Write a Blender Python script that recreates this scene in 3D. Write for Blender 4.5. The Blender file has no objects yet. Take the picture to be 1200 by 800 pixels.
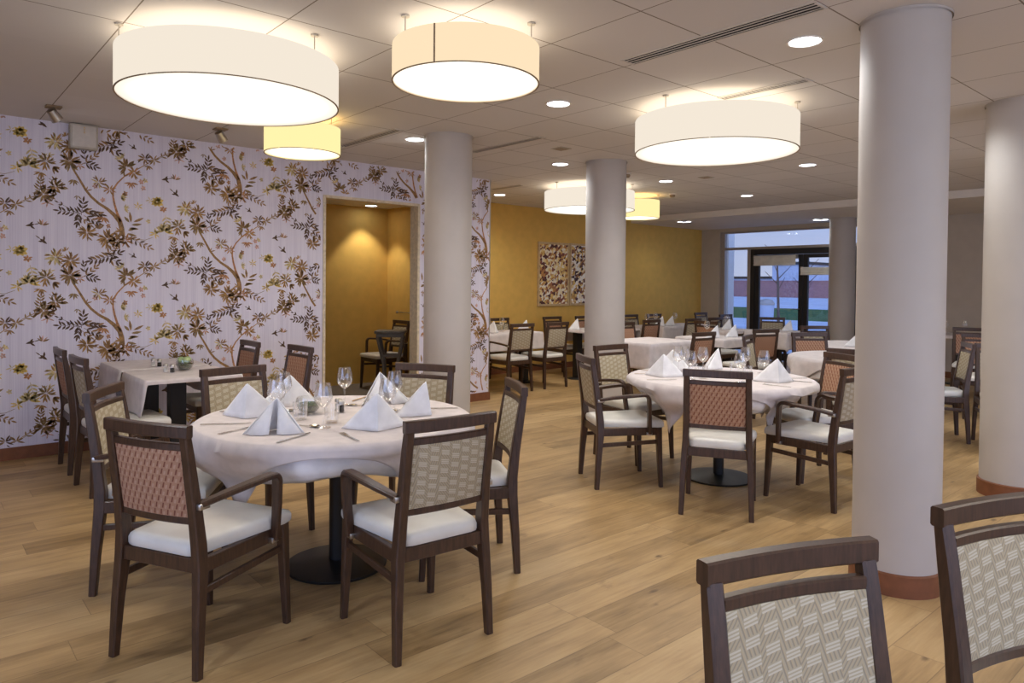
import bpy, bmesh, math, random
from mathutils import Vector, Matrix
rnd = random.Random(7)
PI = math.pi
SC = bpy.context.scene
COL = SC.collection
R = math.radians

# ------------------------------------------------------------------ materials
def lin(c):
    def f(v):
        v /= 255.0
        return v/12.92 if v <= 0.04045 else ((v+0.055)/1.055)**2.4
    return (f(c[0]), f(c[1]), f(c[2]), 1.0)

def new_mat(name):
    m = bpy.data.materials.new(name); m.use_nodes = True
    nt = m.node_tree; nt.nodes.clear()
    return m, nt

class N:
    """small node-graph helper"""
    def __init__(s, nt): s.nt = nt
    def node(s, t, **kw):
        n = s.nt.nodes.new(t)
        for k, v in kw.items(): setattr(n, k, v)
        return n
    def put(s, sock, v):
        if isinstance(v, bpy.types.NodeSocket): s.nt.links.new(v, sock)
        elif v is not None: sock.default_value = v
    def math(s, op, a, b=None, c=None):
        n = s.node('ShaderNodeMath', operation=op)
        s.put(n.inputs[0], a); s.put(n.inputs[1], b); s.put(n.inputs[2], c)
        return n.outputs[0]
    def mix(s, f, a, b):
        n = s.node('ShaderNodeMix', data_type='RGBA')
        s.put(n.inputs[0], f); s.put(n.inputs[6], a); s.put(n.inputs[7], b)
        return n.outputs[2]
    def ramp(s, f, stops):
        n = s.node('ShaderNodeValToRGB')
        e = n.color_ramp.elements
        while len(e) < len(stops): e.new(0.5)
        for i, (p, c) in enumerate(stops): e[i].position = p; e[i].color = c
        s.put(n.inputs[0], f)
        return n.outputs[0]
    def xyz(s, v):
        n = s.node('ShaderNodeSeparateXYZ'); s.put(n.inputs[0], v)
        return n.outputs
    def comb(s, x, y, z):
        n = s.node('ShaderNodeCombineXYZ')
        s.put(n.inputs[0], x); s.put(n.inputs[1], y); s.put(n.inputs[2], z)
        return n.outputs[0]
    def noise(s, vec, scale, detail=2.0, rough=0.5):
        n = s.node('ShaderNodeTexNoise'); s.put(n.inputs['Vector'], vec)
        n.inputs['Scale'].default_value = scale; n.inputs['Detail'].default_value = detail
        n.inputs['Roughness'].default_value = rough
        return n.outputs[0]
    def white(s, vec):
        n = s.node('ShaderNodeTexWhiteNoise', noise_dimensions='3D'); s.put(n.inputs['Vector'], vec)
        return n.outputs
    def obj(s): return s.node('ShaderNodeTexCoord').outputs['Object']
    def pos(s): return s.node('ShaderNodeNewGeometry').outputs['Position']
    def out(s, color, rough=0.5, metal=0.0, spec=0.5, bump=None, bstr=0.2, bdist=0.002, **kw):
        p = s.node('ShaderNodeBsdfPrincipled')
        s.put(p.inputs['Base Color'], color); s.put(p.inputs['Roughness'], rough)
        p.inputs['Metallic'].default_value = metal
        p.inputs['Specular IOR Level'].default_value = spec
        for k, v in kw.items(): s.put(p.inputs[k.replace('_', ' ')], v)
        if bump is not None:
            b = s.node('ShaderNodeBump'); b.inputs['Strength'].default_value = bstr
            b.inputs['Distance'].default_value = bdist
            s.put(b.inputs['Height'], bump); s.nt.links.new(b.outputs[0], p.inputs['Normal'])
        o = s.node('ShaderNodeOutputMaterial'); s.nt.links.new(p.outputs[0], o.inputs[0])
        return p

def plain(name, c, rough=0.5, metal=0.0, spec=0.5, var=0.06, scale=30):
    m, nt = new_mat(name); n = N(nt)
    f = n.noise(n.obj(), scale, 2)
    a = lin([max(0, v*(1-var)) for v in c]); b = lin([min(255, v*(1+var)) for v in c])
    n.out(n.ramp(f, [(0.3, a), (0.7, b)]), rough, metal, spec)
    return m

def emit(name, c, strength):
    m, nt = new_mat(name); n = N(nt)
    e = n.node('ShaderNodeEmission'); e.inputs[0].default_value = lin(c); e.inputs[1].default_value = strength
    o = n.node('ShaderNodeOutputMaterial'); nt.links.new(e.outputs[0], o.inputs[0])
    return m

def lamp_disc(name, c, rim, mid, width):
    m, nt = new_mat(name); n = N(nt)
    x = n.xyz(n.obj())
    r2 = n.math('ADD', n.math('MULTIPLY', x[0], x[0]), n.math('MULTIPLY', x[1], x[1]))
    g = n.math('MULTIPLY', n.math('EXPONENT', n.math('MULTIPLY', r2, -1.0/(width*width))), mid)
    e = n.node('ShaderNodeEmission'); e.inputs[0].default_value = lin(c); n.put(e.inputs[1], n.math('ADD', g, rim))
    o = n.node('ShaderNodeOutputMaterial'); nt.links.new(e.outputs[0], o.inputs[0])
    return m

def glassy(name, tint=(1, 1, 1, 1), base=0.05, edge=0.6):
    m, nt = new_mat(name); n = N(nt)
    t = n.node('ShaderNodeBsdfTransparent'); t.inputs[0].default_value = tint
    g = n.node('ShaderNodeBsdfGlossy'); g.inputs[1].default_value = 0.03; g.inputs[0].default_value = (1, 1, 1, 1)
    lw = n.node('ShaderNodeLayerWeight'); lw.inputs[0].default_value = 0.35
    f = n.math('MULTIPLY_ADD', lw.outputs['Facing'], edge, base)
    mx = n.node('ShaderNodeMixShader'); n.put(mx.inputs[0], f)
    nt.links.new(t.outputs[0], mx.inputs[1]); nt.links.new(g.outputs[0], mx.inputs[2])
    o = n.node('ShaderNodeOutputMaterial'); nt.links.new(mx.outputs[0], o.inputs[0])
    return m

def wood_dark():
    m, nt = new_mat('wenge_wood'); n = N(nt)
    x = n.xyz(n.obj())
    v = n.comb(n.math('MULTIPLY', x[0], 30), n.math('MULTIPLY', x[1], 30), n.math('MULTIPLY', x[2], 4))
    f = n.noise(v, 3.0, 4, 0.6)
    n.out(n.ramp(f, [(0.3, lin((55, 38, 28))), (0.7, lin((82, 58, 43)))]), 0.33, 0, 0.5)
    return m

def weave(name, base, dark, light, mid, px=0.046, pz=0.036):
    """woven upholstery: short light bars in staggered cells over steep diagonal threads"""
    m, nt = new_mat(name); n = N(nt)
    x = n.xyz(n.obj())
    u = n.math('DIVIDE', x[0], px); v0 = n.math('DIVIDE', x[2], pz)
    ci = n.math('FLOOR', u); fu = n.math('FRACT', n.math('ADD', u, 20))
    v = n.math('ADD', n.math('ADD', v0, 40), n.math('MULTIPLY', ci, 0.5))
    v = n.math('ADD', v, n.math('MULTIPLY', fu, 0.22))
    fv = n.math('FRACT', v)
    bar_zone = n.math('MULTIPLY', n.math('LESS_THAN', fv, 0.55), n.math('LESS_THAN', fu, 0.72))
    bars = n.math('LESS_THAN', n.math('FRACT', n.math('MULTIPLY', fv, 5.4)), 0.55)
    par = n.math('FRACT', n.math('MULTIPLY', ci, 0.5))
    sgn = n.math('SUBTRACT', n.math('MULTIPLY', n.math('GREATER_THAN', par, 0.25), 0.9), 0.25)
    dg = n.math('FRACT', n.math('MULTIPLY', n.math('ADD', u, n.math('MULTIPLY', sgn, v0)), 4.5))
    d1 = n.math('LESS_THAN', dg, 0.36); d2 = n.math('GREATER_THAN', dg, 0.72)
    c = n.mix(d1, lin(base), lin(dark)); c = n.mix(d2, c, lin(mid))
    cb = n.mix(bars, lin(base), lin(light))
    c = n.mix(bar_zone, c, cb)
    thread = n.noise(n.obj(), 900, 1)
    n.out(c, 0.85, 0, 0.2, bump=thread, bstr=0.3, bdist=0.001)
    return m

def tick_weave(name, base, dark, light, px=0.030, pz=0.026):
    """taupe cloth woven with staggered rows of slanting dark ticks"""
    m, nt = new_mat(name); n = N(nt)
    x = n.xyz(n.obj())
    v = n.math('ADD', n.math('DIVIDE', x[2], pz), 40); row = n.math('FLOOR', v); fv = n.math('FRACT', v)
    u = n.math('ADD', n.math('ADD', n.math('DIVIDE', x[0], px), 20), n.math('MULTIPLY', row, 0.5))
    u = n.math('SUBTRACT', u, n.math('MULTIPLY', fv, 0.30)); fu = n.math('FRACT', u)
    hgt = n.math('MULTIPLY', n.math('GREATER_THAN', fv, 0.12), n.math('LESS_THAN', fv, 0.90))
    t1 = n.math('MULTIPLY', n.math('LESS_THAN', n.math('ABSOLUTE', n.math('SUBTRACT', fu, 0.30)), 0.11), hgt)
    t2 = n.math('MULTIPLY', n.math('LESS_THAN', n.math('ABSOLUTE', n.math('SUBTRACT', fu, 0.74)), 0.13), n.math('LESS_THAN', fv, 0.55))
    c = n.mix(t2, lin(base), lin(light)); c = n.mix(t1, c, lin(dark))
    thread = n.noise(n.obj(), 900, 1)
    n.out(c, 0.85, 0, 0.2, bump=thread, bstr=0.3, bdist=0.001)
    return m

def floor_mat():
    m, nt = new_mat('oak_planks'); n = N(nt)
    x = n.xyz(n.pos())
    W, L = 0.192, 1.9
    v = n.math('DIVIDE', n.math('ADD', x[1], 20), W); row = n.math('FLOOR', v); fv = n.math('FRACT', v)
    off = n.white(n.comb(row, 3.1, 0.0))[0]
    u = n.math('ADD', n.math('DIVIDE', n.math('ADD', x[0], 20), L), n.math('MULTIPLY', off, 5)); pc = n.math('FLOOR', u); fu = n.math('FRACT', u)
    wn = n.white(n.comb(row, pc, 7.0)); pid = wn[0]
    shift = n.math('MULTIPLY', pid, 37.0)
    g1 = n.noise(n.comb(n.math('ADD', n.math('MULTIPLY', x[0], 1.1), shift), n.math('MULTIPLY', x[1], 9), shift), 1.6, 5, 0.62)
    g2 = n.noise(n.comb(n.math('ADD', n.math('MULTIPLY', x[0], 4.0), shift), n.math('MULTIPLY', x[1], 70), shift), 1.0, 3, 0.6)
    g3 = n.noise(n.comb(n.math('ADD', n.math('MULTIPLY', x[0], 0.9), shift), n.math('MULTIPLY', x[1], 2.6), shift), 2.2, 3, 0.55)
    t = n.math('ADD', n.math('ADD', n.math('MULTIPLY', pid, 0.20), n.math('MULTIPLY', g1, 0.40)), n.math('ADD', n.math('MULTIPLY', g2, 0.24), n.math('MULTIPLY', g3, 0.34)))
    c = n.ramp(t, [(0.30, lin((98, 74, 46))), (0.46, lin((152, 122, 80))), (0.62, lin((184, 151, 104))), (0.82, lin((206, 175, 126)))])
    # knots and cracks
    vo = n.node('ShaderNodeTexVoronoi'); vo.inputs['Scale'].default_value = 1.0
    n.put(vo.inputs['Vector'], n.comb(n.math('ADD', n.math('MULTIPLY', x[0], 2.0), shift), n.math('MULTIPLY', x[1], 5.2), 0.0))
    wob = n.noise(n.pos(), 28, 2)
    kd = n.math('ADD', vo.outputs['Distance'], n.math('MULTIPLY', n.math('SUBTRACT', wob, 0.5), 0.10))
    kf = n.ramp(kd, [(0.025, (1, 1, 1, 1)), (0.085, (0, 0, 0, 1))])
    c = n.mix(n.math('MULTIPLY', kf, 0.7), c, lin((74, 52, 34)))
    cl = n.noise(n.comb(n.math('ADD', n.math('MULTIPLY', x[0], 1.6), shift), n.math('MULTIPLY', x[1], 3.4), 2.0), 2.0, 4, 0.7)
    cf = n.ramp(cl, [(0.60, (0, 0, 0, 1)), (0.74, (1, 1, 1, 1))])
    c = n.mix(n.math('MULTIPLY', cf, 0.5), c, lin((104, 78, 50)))
    e1 = n.math('LESS_THAN', n.math('MINIMUM', fv, n.math('SUBTRACT', 1.0, fv)), 0.010)
    e2 = n.math('LESS_THAN', fu, 0.0016)
    gap = n.math('MAXIMUM', e1, e2)
    c = n.mix(n.math('MULTIPLY', gap, 0.45), c, lin((84, 62, 40)))
    n.out(c, n.math('ADD', 0.36, n.math('MULTIPLY', g1, 0.14)), 0, 0.42, bump=n.math('SUBTRACT', g2, n.math('MULTIPLY', gap, 2.0)), bstr=0.06, bdist=0.003)
    return m

def ceiling_mat():
    m, nt = new_mat('ceiling_tiles'); n = N(nt)
    x = n.xyz(n.pos())
    u = n.math('DIVIDE', n.math('SUBTRACT', x[0], 0.842-5.94), 0.594); v = n.math('DIVIDE', n.math('SUBTRACT', x[1], 1.535-6.04), 0.604)
    fu, fv = n.math('FRACT', u), n.math('FRACT', v)
    du = n.math('MINIMUM', fu, n.math('SUBTRACT', 1.0, fu)); dv = n.math('MINIMUM', fv, n.math('SUBTRACT', 1.0, fv))
    long_panel = n.math('MULTIPLY', n.math('LESS_THAN', x[0], 2.6), n.math('GREATER_THAN', x[1], 4.1))
    line = n.math('MAXIMUM', n.math('LESS_THAN', du, 0.0055), n.math('MULTIPLY', n.math('LESS_THAN', dv, 0.0065), n.math('SUBTRACT', 1.0, long_panel)))
    pid = n.white(n.comb(n.math('FLOOR', u), n.math('FLOOR', v), 1.0))[0]
    c = n.mix(pid, lin((210, 205, 201)), lin((216, 211, 207)))
    c = n.mix(line, c, lin((132, 121, 111)))
    sp = n.noise(n.pos(), 420, 1)
    n.out(c, 0.9, 0, 0.2, bump=sp, bstr=0.08, bdist=0.001)
    return m

def paper_mat():
    m, nt = new_mat('striped_wallpaper'); n = N(nt)
    x = n.xyz(n.pos())
    s1 = n.noise(n.comb(n.math('MULTIPLY', x[0], 150), 0.0, n.math('MULTIPLY', x[2], 1.5)), 1.0, 2)
    s2 = n.noise(n.comb(n.math('MULTIPLY', x[0], 22), 0.0, n.math('MULTIPLY', x[2], 0.6)), 1.0, 2)
    f = n.math('ADD', n.math('MULTIPLY', s1, 0.6), n.math('MULTIPLY', s2, 0.4))
    n.out(n.ramp(f, [(0.32, lin((214, 207, 222))), (0.5, lin((227, 221, 234))), (0.68, lin((236, 231, 241)))]), 0.6, 0, 0.35)
    return m

def art_mat(name, seed, pal):
    m, nt = new_mat(name); n = N(nt)
    x = n.xyz(n.obj())
    v = n.comb(n.math('ADD', x[0], seed), 0.0, n.math('MULTIPLY', x[2], 1.0))
    a = n.noise(v, 9.0, 3, 0.6)
    vo = n.node('ShaderNodeTexVoronoi', feature='F1'); vo.inputs['Scale'].default_value = 24
    n.put(vo.inputs['Vector'], n.comb(n.math('ADD', x[0], n.math('MULTIPLY', a, .12)), seed, n.math('ADD', x[2], n.math('MULTIPLY', a, .1))))
    g = n.xyz(vo.outputs['Color'])[0]
    blob = n.math('ADD', n.math('MULTIPLY', g, .95), n.math('MULTIPLY', a, .12))
    stops = [(0.18+0.72*i/(len(pal)-1), lin(c)) for i, c in enumerate(pal)]
    n.out(n.ramp(blob, stops), 0.45, 0, 0.4)
    return m

def weavecloth(name, c, rough=0.85):
    m, nt = new_mat(name); n = N(nt)
    f = n.noise(n.obj(), 14, 3)
    th = n.noise(n.obj(), 700, 1)
    a = lin([v*.965 for v in c]); b = lin([min(255, v*1.02) for v in c])
    n.out(n.ramp(f, [(0.35, a), (0.65, b)]), rough, 0, 0.25, bump=th, bstr=0.15, bdist=0.001, Sheen_Weight=0.1)
    return m

M = {}
M['floor'] = floor_mat(); M['ceil'] = ceiling_mat(); M['paper'] = paper_mat()
M['ochre'] = plain('ochre_paint', (222, 180, 94), 0.7, 0, 0.3, 0.02, 8)
M['beige'] = plain('beige_paint', (196, 184, 168), 0.75, 0, 0.3, 0.015, 6)
M['white_paint'] = plain('white_paint', (228, 221, 212), 0.75, 0, 0.3, 0.012, 6)
M['column'] = plain('column_paint', (190, 181, 172), 0.6, 0, 0.35, 0.012, 5)
M['skirt'] = plain('terracotta_skirting', (126, 78, 50), 0.55, 0, 0.4, 0.05, 20)
M['wood'] = wood_dark()
M['fab_t'] = tick_weave('terracotta_weave', (172, 132, 106), (126, 80, 64), (186, 150, 126))
M['fab_b'] = weave('beige_weave', (173, 161, 136), (150, 138, 118), (197, 187, 165), (180, 162, 130))
M['vinyl'] = plain('cream_vinyl', (226, 222, 213), 0.38, 0, 0.45, 0.02, 12)
M['clip'] = plain('brushed_steel', (196, 190, 182), 0.3, 1.0, 0.5, 0.03)
M['steel'] = plain('cutlery_steel', (206, 200, 190), 0.16, 1.0, 0.5, 0.02)
M['black'] = plain('black_metal', (26, 24, 23), 0.42, 0, 0.5, 0.08)
M['cloth'] = weavecloth('linen_overlay', (214, 204, 202))
M['cloth_w'] = weavecloth('white_undercloth', (236, 234, 236))
M['napkin'] = weavecloth('white_napkin', (240, 239, 240))
M['glass'] = glassy('clear_glass')
M['pane'] = glassy('window_glass', (0.93, 0.96, 0.98, 1), 0.03, 0.35)
M['frame_l'] = plain('grey_aluminium', (170, 160, 150), 0.5, 0.2, 0.5, 0.02)
M['frame_d'] = plain('anthracite_frame', (34, 33, 35), 0.5, 0.1, 0.5, 0.05)
M['blind'] = weavecloth('cream_blind', (226, 219, 204))
M['vent'] = plain('vent_enamel', (206, 198, 188), 0.45, 0.1, 0.5, 0.02)
M['slot'] = plain('vent_slot', (38, 35, 34), 0.8, 0, 0.2, 0.05)
M['plastic'] = plain('grey_plastic', (186, 178, 164), 0.5, 0, 0.4, 0.02)
M['shade_w'] = emit('cream_lampshade', (243, 231, 214), .62)
M['shade_y'] = emit('yellow_lampshade', (252, 228, 162), .72)
M['shade_a'] = emit('peach_lampshade', (252, 226, 188), .63)
M['diff_w'] = lamp_disc('warm_diffuser', (255, 243, 226), .52, 13.0, .26)
M['diff_s'] = lamp_disc('warm_diffuser_small', (255, 242, 222), .56, 10.0, .19)
M['uplight'] = emit('uplight', (255, 236, 208), 1.5)
M['uplight_y'] = emit('amber_uplight', (255, 208, 130), 2.4)
M['diff_y'] = lamp_disc('amber_diffuser', (255, 236, 196), .58, 8.0, .15)
M['bulb'] = emit('cool_downlight', (236, 243, 255), 9.0)
M['seam'] = plain('shade_binding', (150, 128, 100), 0.7)
M['green'] = plain('pale_green_apple', (170, 190, 130), 0.4, 0, 0.5, 0.15, 40)
M['moss'] = plain('dark_green_moss', (62, 74, 44), 0.9, 0, 0.2, 0.35, 60)
M['grain_w'] = plain('white_salt', (235, 232, 226), 0.9)
M['grain_b'] = plain('black_pepper', (40, 34, 30), 0.9, 0, 0.3, 0.4, 200)
M['picframe'] = plain('pale_wood_frame', (204, 176, 132), 0.5, 0, 0.4, 0.06, 20)
M['art1'] = art_mat('abstract_painting_a', 1.3, [(92, 50, 48), (150, 88, 66), (206, 152, 84), (234, 202, 120), (242, 224, 172), (246, 238, 220)])
M['art2'] = art_mat('abstract_painting_b', 4.9, [(60, 38, 40), (126, 76, 66), (196, 152, 84), (228, 198, 118), (240, 234, 222), (244, 240, 234)])
M['lip'] = plain('taupe_floor', (132, 122, 112), 0.6)
M['leafs'] = {}
for k, c in dict(dark=(92, 67, 47), brown=(150, 114, 72), ochre=(172, 131, 76), olive=(148, 120, 76), gold=(222, 188, 98), pale=(206, 184, 128), orange=(180, 128, 84), pink=(204, 160, 142), trunk=(152, 114, 68)).items():
    M['leafs'][k] = plain('print_'+k, c, 0.5, 0, 0.4, 0.16, 60)

# ------------------------------------------------------------------ mesh helpers
def link(name, bm, mat, parent=None, smooth=None, loc=None, rot=None):
    me = bpy.data.meshes.new(name)
    bmesh.ops.recalc_face_normals(bm, faces=bm.faces)
    bm.to_mesh(me); bm.free()
    for m in (mat if isinstance(mat, (list, tuple)) else [mat]): me.materials.append(m)
    if smooth is not None:
        for p in me.polygons: p.use_smooth = True
        me.set_sharp_from_angle(angle=R(smooth))
    o = bpy.data.objects.new(name, me); COL.objects.link(o)
    if loc is not None: o.location = loc
    if rot is not None: o.rotation_euler = rot
    if parent is not None: o.parent = parent
    return o

def tag(o, label, cat=None, group=None, kind=None):
    o['label'] = label
    if cat: o['category'] = cat
    if group: o['group'] = group
    if kind: o['kind'] = kind
    return o

def empty(name, loc, rz=0.0):
    o = bpy.data.objects.new(name, None); COL.objects.link(o)
    o.location = loc; o.rotation_euler = (0, 0, rz); o.empty_display_size = 0.1
    return o

def struct(name, bm, mat, smooth=None):
    o = link(name, bm, mat, None, smooth); o['kind'] = 'structure'
    return o

def copy_thing(src, loc=None, rz=None):
    c = src.copy(); COL.objects.link(c)
    for k in ('label', 'category', 'group', 'kind'):
        if k in c: del c[k]
    if loc is not None: c.location = loc
    if rz is not None: c.rotation_euler = (0, 0, rz)
    def rec(a, b):
        for ch in a.children:
            d = ch.copy(); COL.objects.link(d); d.parent = b
            rec(ch, d)
    rec(src, c)
    return c

def box(bm, x0, x1, y0, y1, z0, z1, bev=0.0, mi=0):
    vs = [bm.verts.new(p) for p in ((x0,y0,z0),(x1,y0,z0),(x1,y1,z0),(x0,y1,z0),(x0,y0,z1),(x1,y0,z1),(x1,y1,z1),(x0,y1,z1))]
    fs = [bm.faces.new([vs[i] for i in q]) for q in ((3,2,1,0),(4,5,6,7),(0,1,5,4),(1,2,6,5),(2,3,7,6),(3,0,4,7))]
    for f in fs: f.material_index = mi
    if bev > 0:
        es = list({e for f in fs for e in f.edges})
        bmesh.ops.bevel(bm, geom=es, offset=bev, segments=2, profile=0.5, affect='EDGES')
    return bm

def sweep(bm, path, w, t, side=(1, 0, 0), bev=0.0):
    """rectangular bar along a path; side = direction of its width, w/t lists or numbers"""
    n = len(path); P = [Vector(p) for p in path]; S = Vector(side).normalized()
    W = w if isinstance(w, (list, tuple)) else [w]*n
    T = t if isinstance(t, (list, tuple)) else [t]*n
    rings = []
    for i in range(n):
        a = P[max(i-1, 0)]; b = P[min(i+1, n-1)]
        if 0 < i < n-1:
            tg = ((P[i]-a).normalized()+(b-P[i]).normalized()).normalized()
        else: tg = (b-a).normalized()
        nn = tg.cross(S).normalized(); ss = nn.cross(tg).normalized()
        hw, ht = W[i]/2, T[i]/2
        k = min(bev, hw*.6, ht*.6)
        if k > 0:
            q = [(-hw+k,-ht),(hw-k,-ht),(hw,-ht+k),(hw,ht-k),(hw-k,ht),(-hw+k,ht),(-hw,ht-k),(-hw,-ht+k)]
        else: q = [(-hw,-ht),(hw,-ht),(hw,ht),(-hw,ht)]
        rings.append([bm.verts.new(P[i]+ss*u+nn*v) for u, v in q])
    m = len(rings[0])
    for i in range(n-1):
        for j in range(m):
            bm.faces.new((rings[i][j], rings[i][(j+1) % m], rings[i+1][(j+1) % m], rings[i+1][j]))
    bm.faces.new(rings[0][::-1]); bm.faces.new(rings[-1])
    return bm

def tube(bm, path, r, seg=8):
    n = len(path); P = [Vector(p) for p in path]
    RR = r if isinstance(r, (list, tuple)) else [r]*n
    up = Vector((0.13, 0.21, 0.97)); rings = []
    for i in range(n):
        tg = (P[min(i+1, n-1)]-P[max(i-1, 0)]).normalized()
        if abs(tg.dot(up)) > .98: up = Vector((1, .1, 0))
        a = tg.cross(up).normalized(); b = tg.cross(a)
        rings.append([bm.verts.new(P[i]+(a*math.cos(2*PI*j/seg)+b*math.sin(2*PI*j/seg))*RR[i]) for j in range(seg)])
    for i in range(n-1):
        for j in range(seg):
            bm.faces.new((rings[i][j], rings[i][(j+1) % seg], rings[i+1][(j+1) % seg], rings[i+1][j]))
    bm.faces.new(rings[0][::-1]); bm.faces.new(rings[-1])
    return bm

def lathe(bm, prof, seg=32, c=(0, 0, 0), cap0=False, cap1=False, mi=0):
    rings = []
    for r, z in prof:
        if r < 1e-6: rings.append([bm.verts.new((c[0], c[1], c[2]+z))])
        else: rings.append([bm.verts.new((c[0]+r*math.cos(2*PI*j/seg), c[1]+r*math.sin(2*PI*j/seg), c[2]+z)) for j in range(seg)])
    for a, b in zip(rings, rings[1:]):
        for j in range(seg):
            k = (j+1) % seg
            if len(a) == 1 and len(b) == 1: continue
            if len(a) == 1: f = bm.faces.new((a[0], b[k], b[j]))
            elif len(b) == 1: f = bm.faces.new((a[j], a[k], b[0]))
            else: f = bm.faces.new((a[j], a[k], b[k], b[j]))
            f.material_index = mi
    if cap0 and len(rings[0]) > 1: bm.faces.new(rings[0][::-1]).material_index = mi
    if cap1 and len(rings[-1]) > 1: bm.faces.new(rings[-1]).material_index = mi
    return bm

def poly_extrude(bm, pts, z0, z1):
    a = [bm.verts.new((x, y, z0)) for x, y in pts]; b = [bm.verts.new((x, y, z1)) for x, y in pts]
    bm.faces.new(a[::-1]); bm.faces.new(b)
    n = len(pts)
    for i in range(n): bm.faces.new((a[i], a[(i+1) % n], b[(i+1) % n], b[i]))
    return bm

NB = bmesh.new

# ------------------------------------------------------------------ room shell
ZC, ZL = 2.706, 2.602          # main ceiling, lower ceiling past the beam
X0, X1 = -3.2, 12.69           # west / east walls
Y0, YW, YB = -3.6, 6.79, 8.643 # south wall, papered wall, ochre wall
XE, XBM = 5.49, 10.40          # end of papered wall, beam
bm = NB(); box(bm, X0-.1, X1+.1, Y0-.1, 9.3, -0.12, 0.0); struct('floor', bm, M['floor'])
bm = NB(); box(bm, X0-.1, X1+.2, Y0-.1, 9.3, ZC, ZC+.12); struct('ceiling', bm, M['ceil'])
bm = NB(); box(bm, XBM, X1+.05, Y0, YB+.05, ZL, ZC-.002); struct('ceiling_lower', bm, M['white_paint'])

# wallpaper wall with doorway and its printed foliage
DX0, DX1, DZ = 3.293, 4.446, 2.315
bm = NB()
TW = 0.14
box(bm, X0, DX0, YW, YW+TW, 0, ZC); box(bm, DX1, XE, YW, YW+TW, 0, ZC); box(bm, DX0, DX1, YW, YW+TW, DZ, ZC)
LK = list(M['leafs'].keys())
def leaf(cx, cz, ang, L, w, key, bend=0.0):
    ca, sa = math.cos(ang), math.sin(ang)
    pts = []
    for t, s in ((0, 0), (.25, .8), (.55, 1), (.82, .55), (1, 0), (.82, -.55), (.55, -1), (.25, -.8)):
        x = t*L; y = s*w/2 + bend*L*(t*t)
        pts.append((cx+x*ca-y*sa, cz+x*sa+y*ca))
    lx = [p[0] for p in pts]; lz = [p[1] for p in pts]
    if min(lz) < 0.10 or max(lz) > ZC-.004 or max(lx) > XE-.004 or min(lx) < X0: return
    if max(lx) > DX0-.03 and min(lx) < DX1+.03 and min(lz) < DZ+.03: return
    f = bm.faces.new([bm.verts.new((x, YW-.0012, z)) for x, z in pts]); f.material_index = 1+LK.index(key)
def strip(pts, ws, key):
    P = [Vector((x, 0, z)) for x, z in pts]
    for i in range(len(P)-1):
        d = (P[i+1]-P[i]).normalized(); nrm = Vector((-d.z, 0, d.x))
        q = [P[i]+nrm*ws[i]/2, P[i]-nrm*ws[i]/2, P[i+1]-nrm*ws[i+1]/2-d*-.002, P[i+1]+nrm*ws[i+1]/2-d*-.002]
        lx = [v.x for v in q]; lz = [v.z for v in q]
        if min(lz) < 0.10 or max(lz) > ZC-.004 or max(lx) > XE-.004 or min(lx) < X0: continue
        if max(lx) > DX0-.03 and min(lx) < DX1+.03 and min(lz) < DZ+.03: continue
        f = bm.faces.new([bm.verts.new((v.x, YW-.0008, v.z)) for v in q]); f.material_index = 1+LK.index(key)
U = 0.00091
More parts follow.
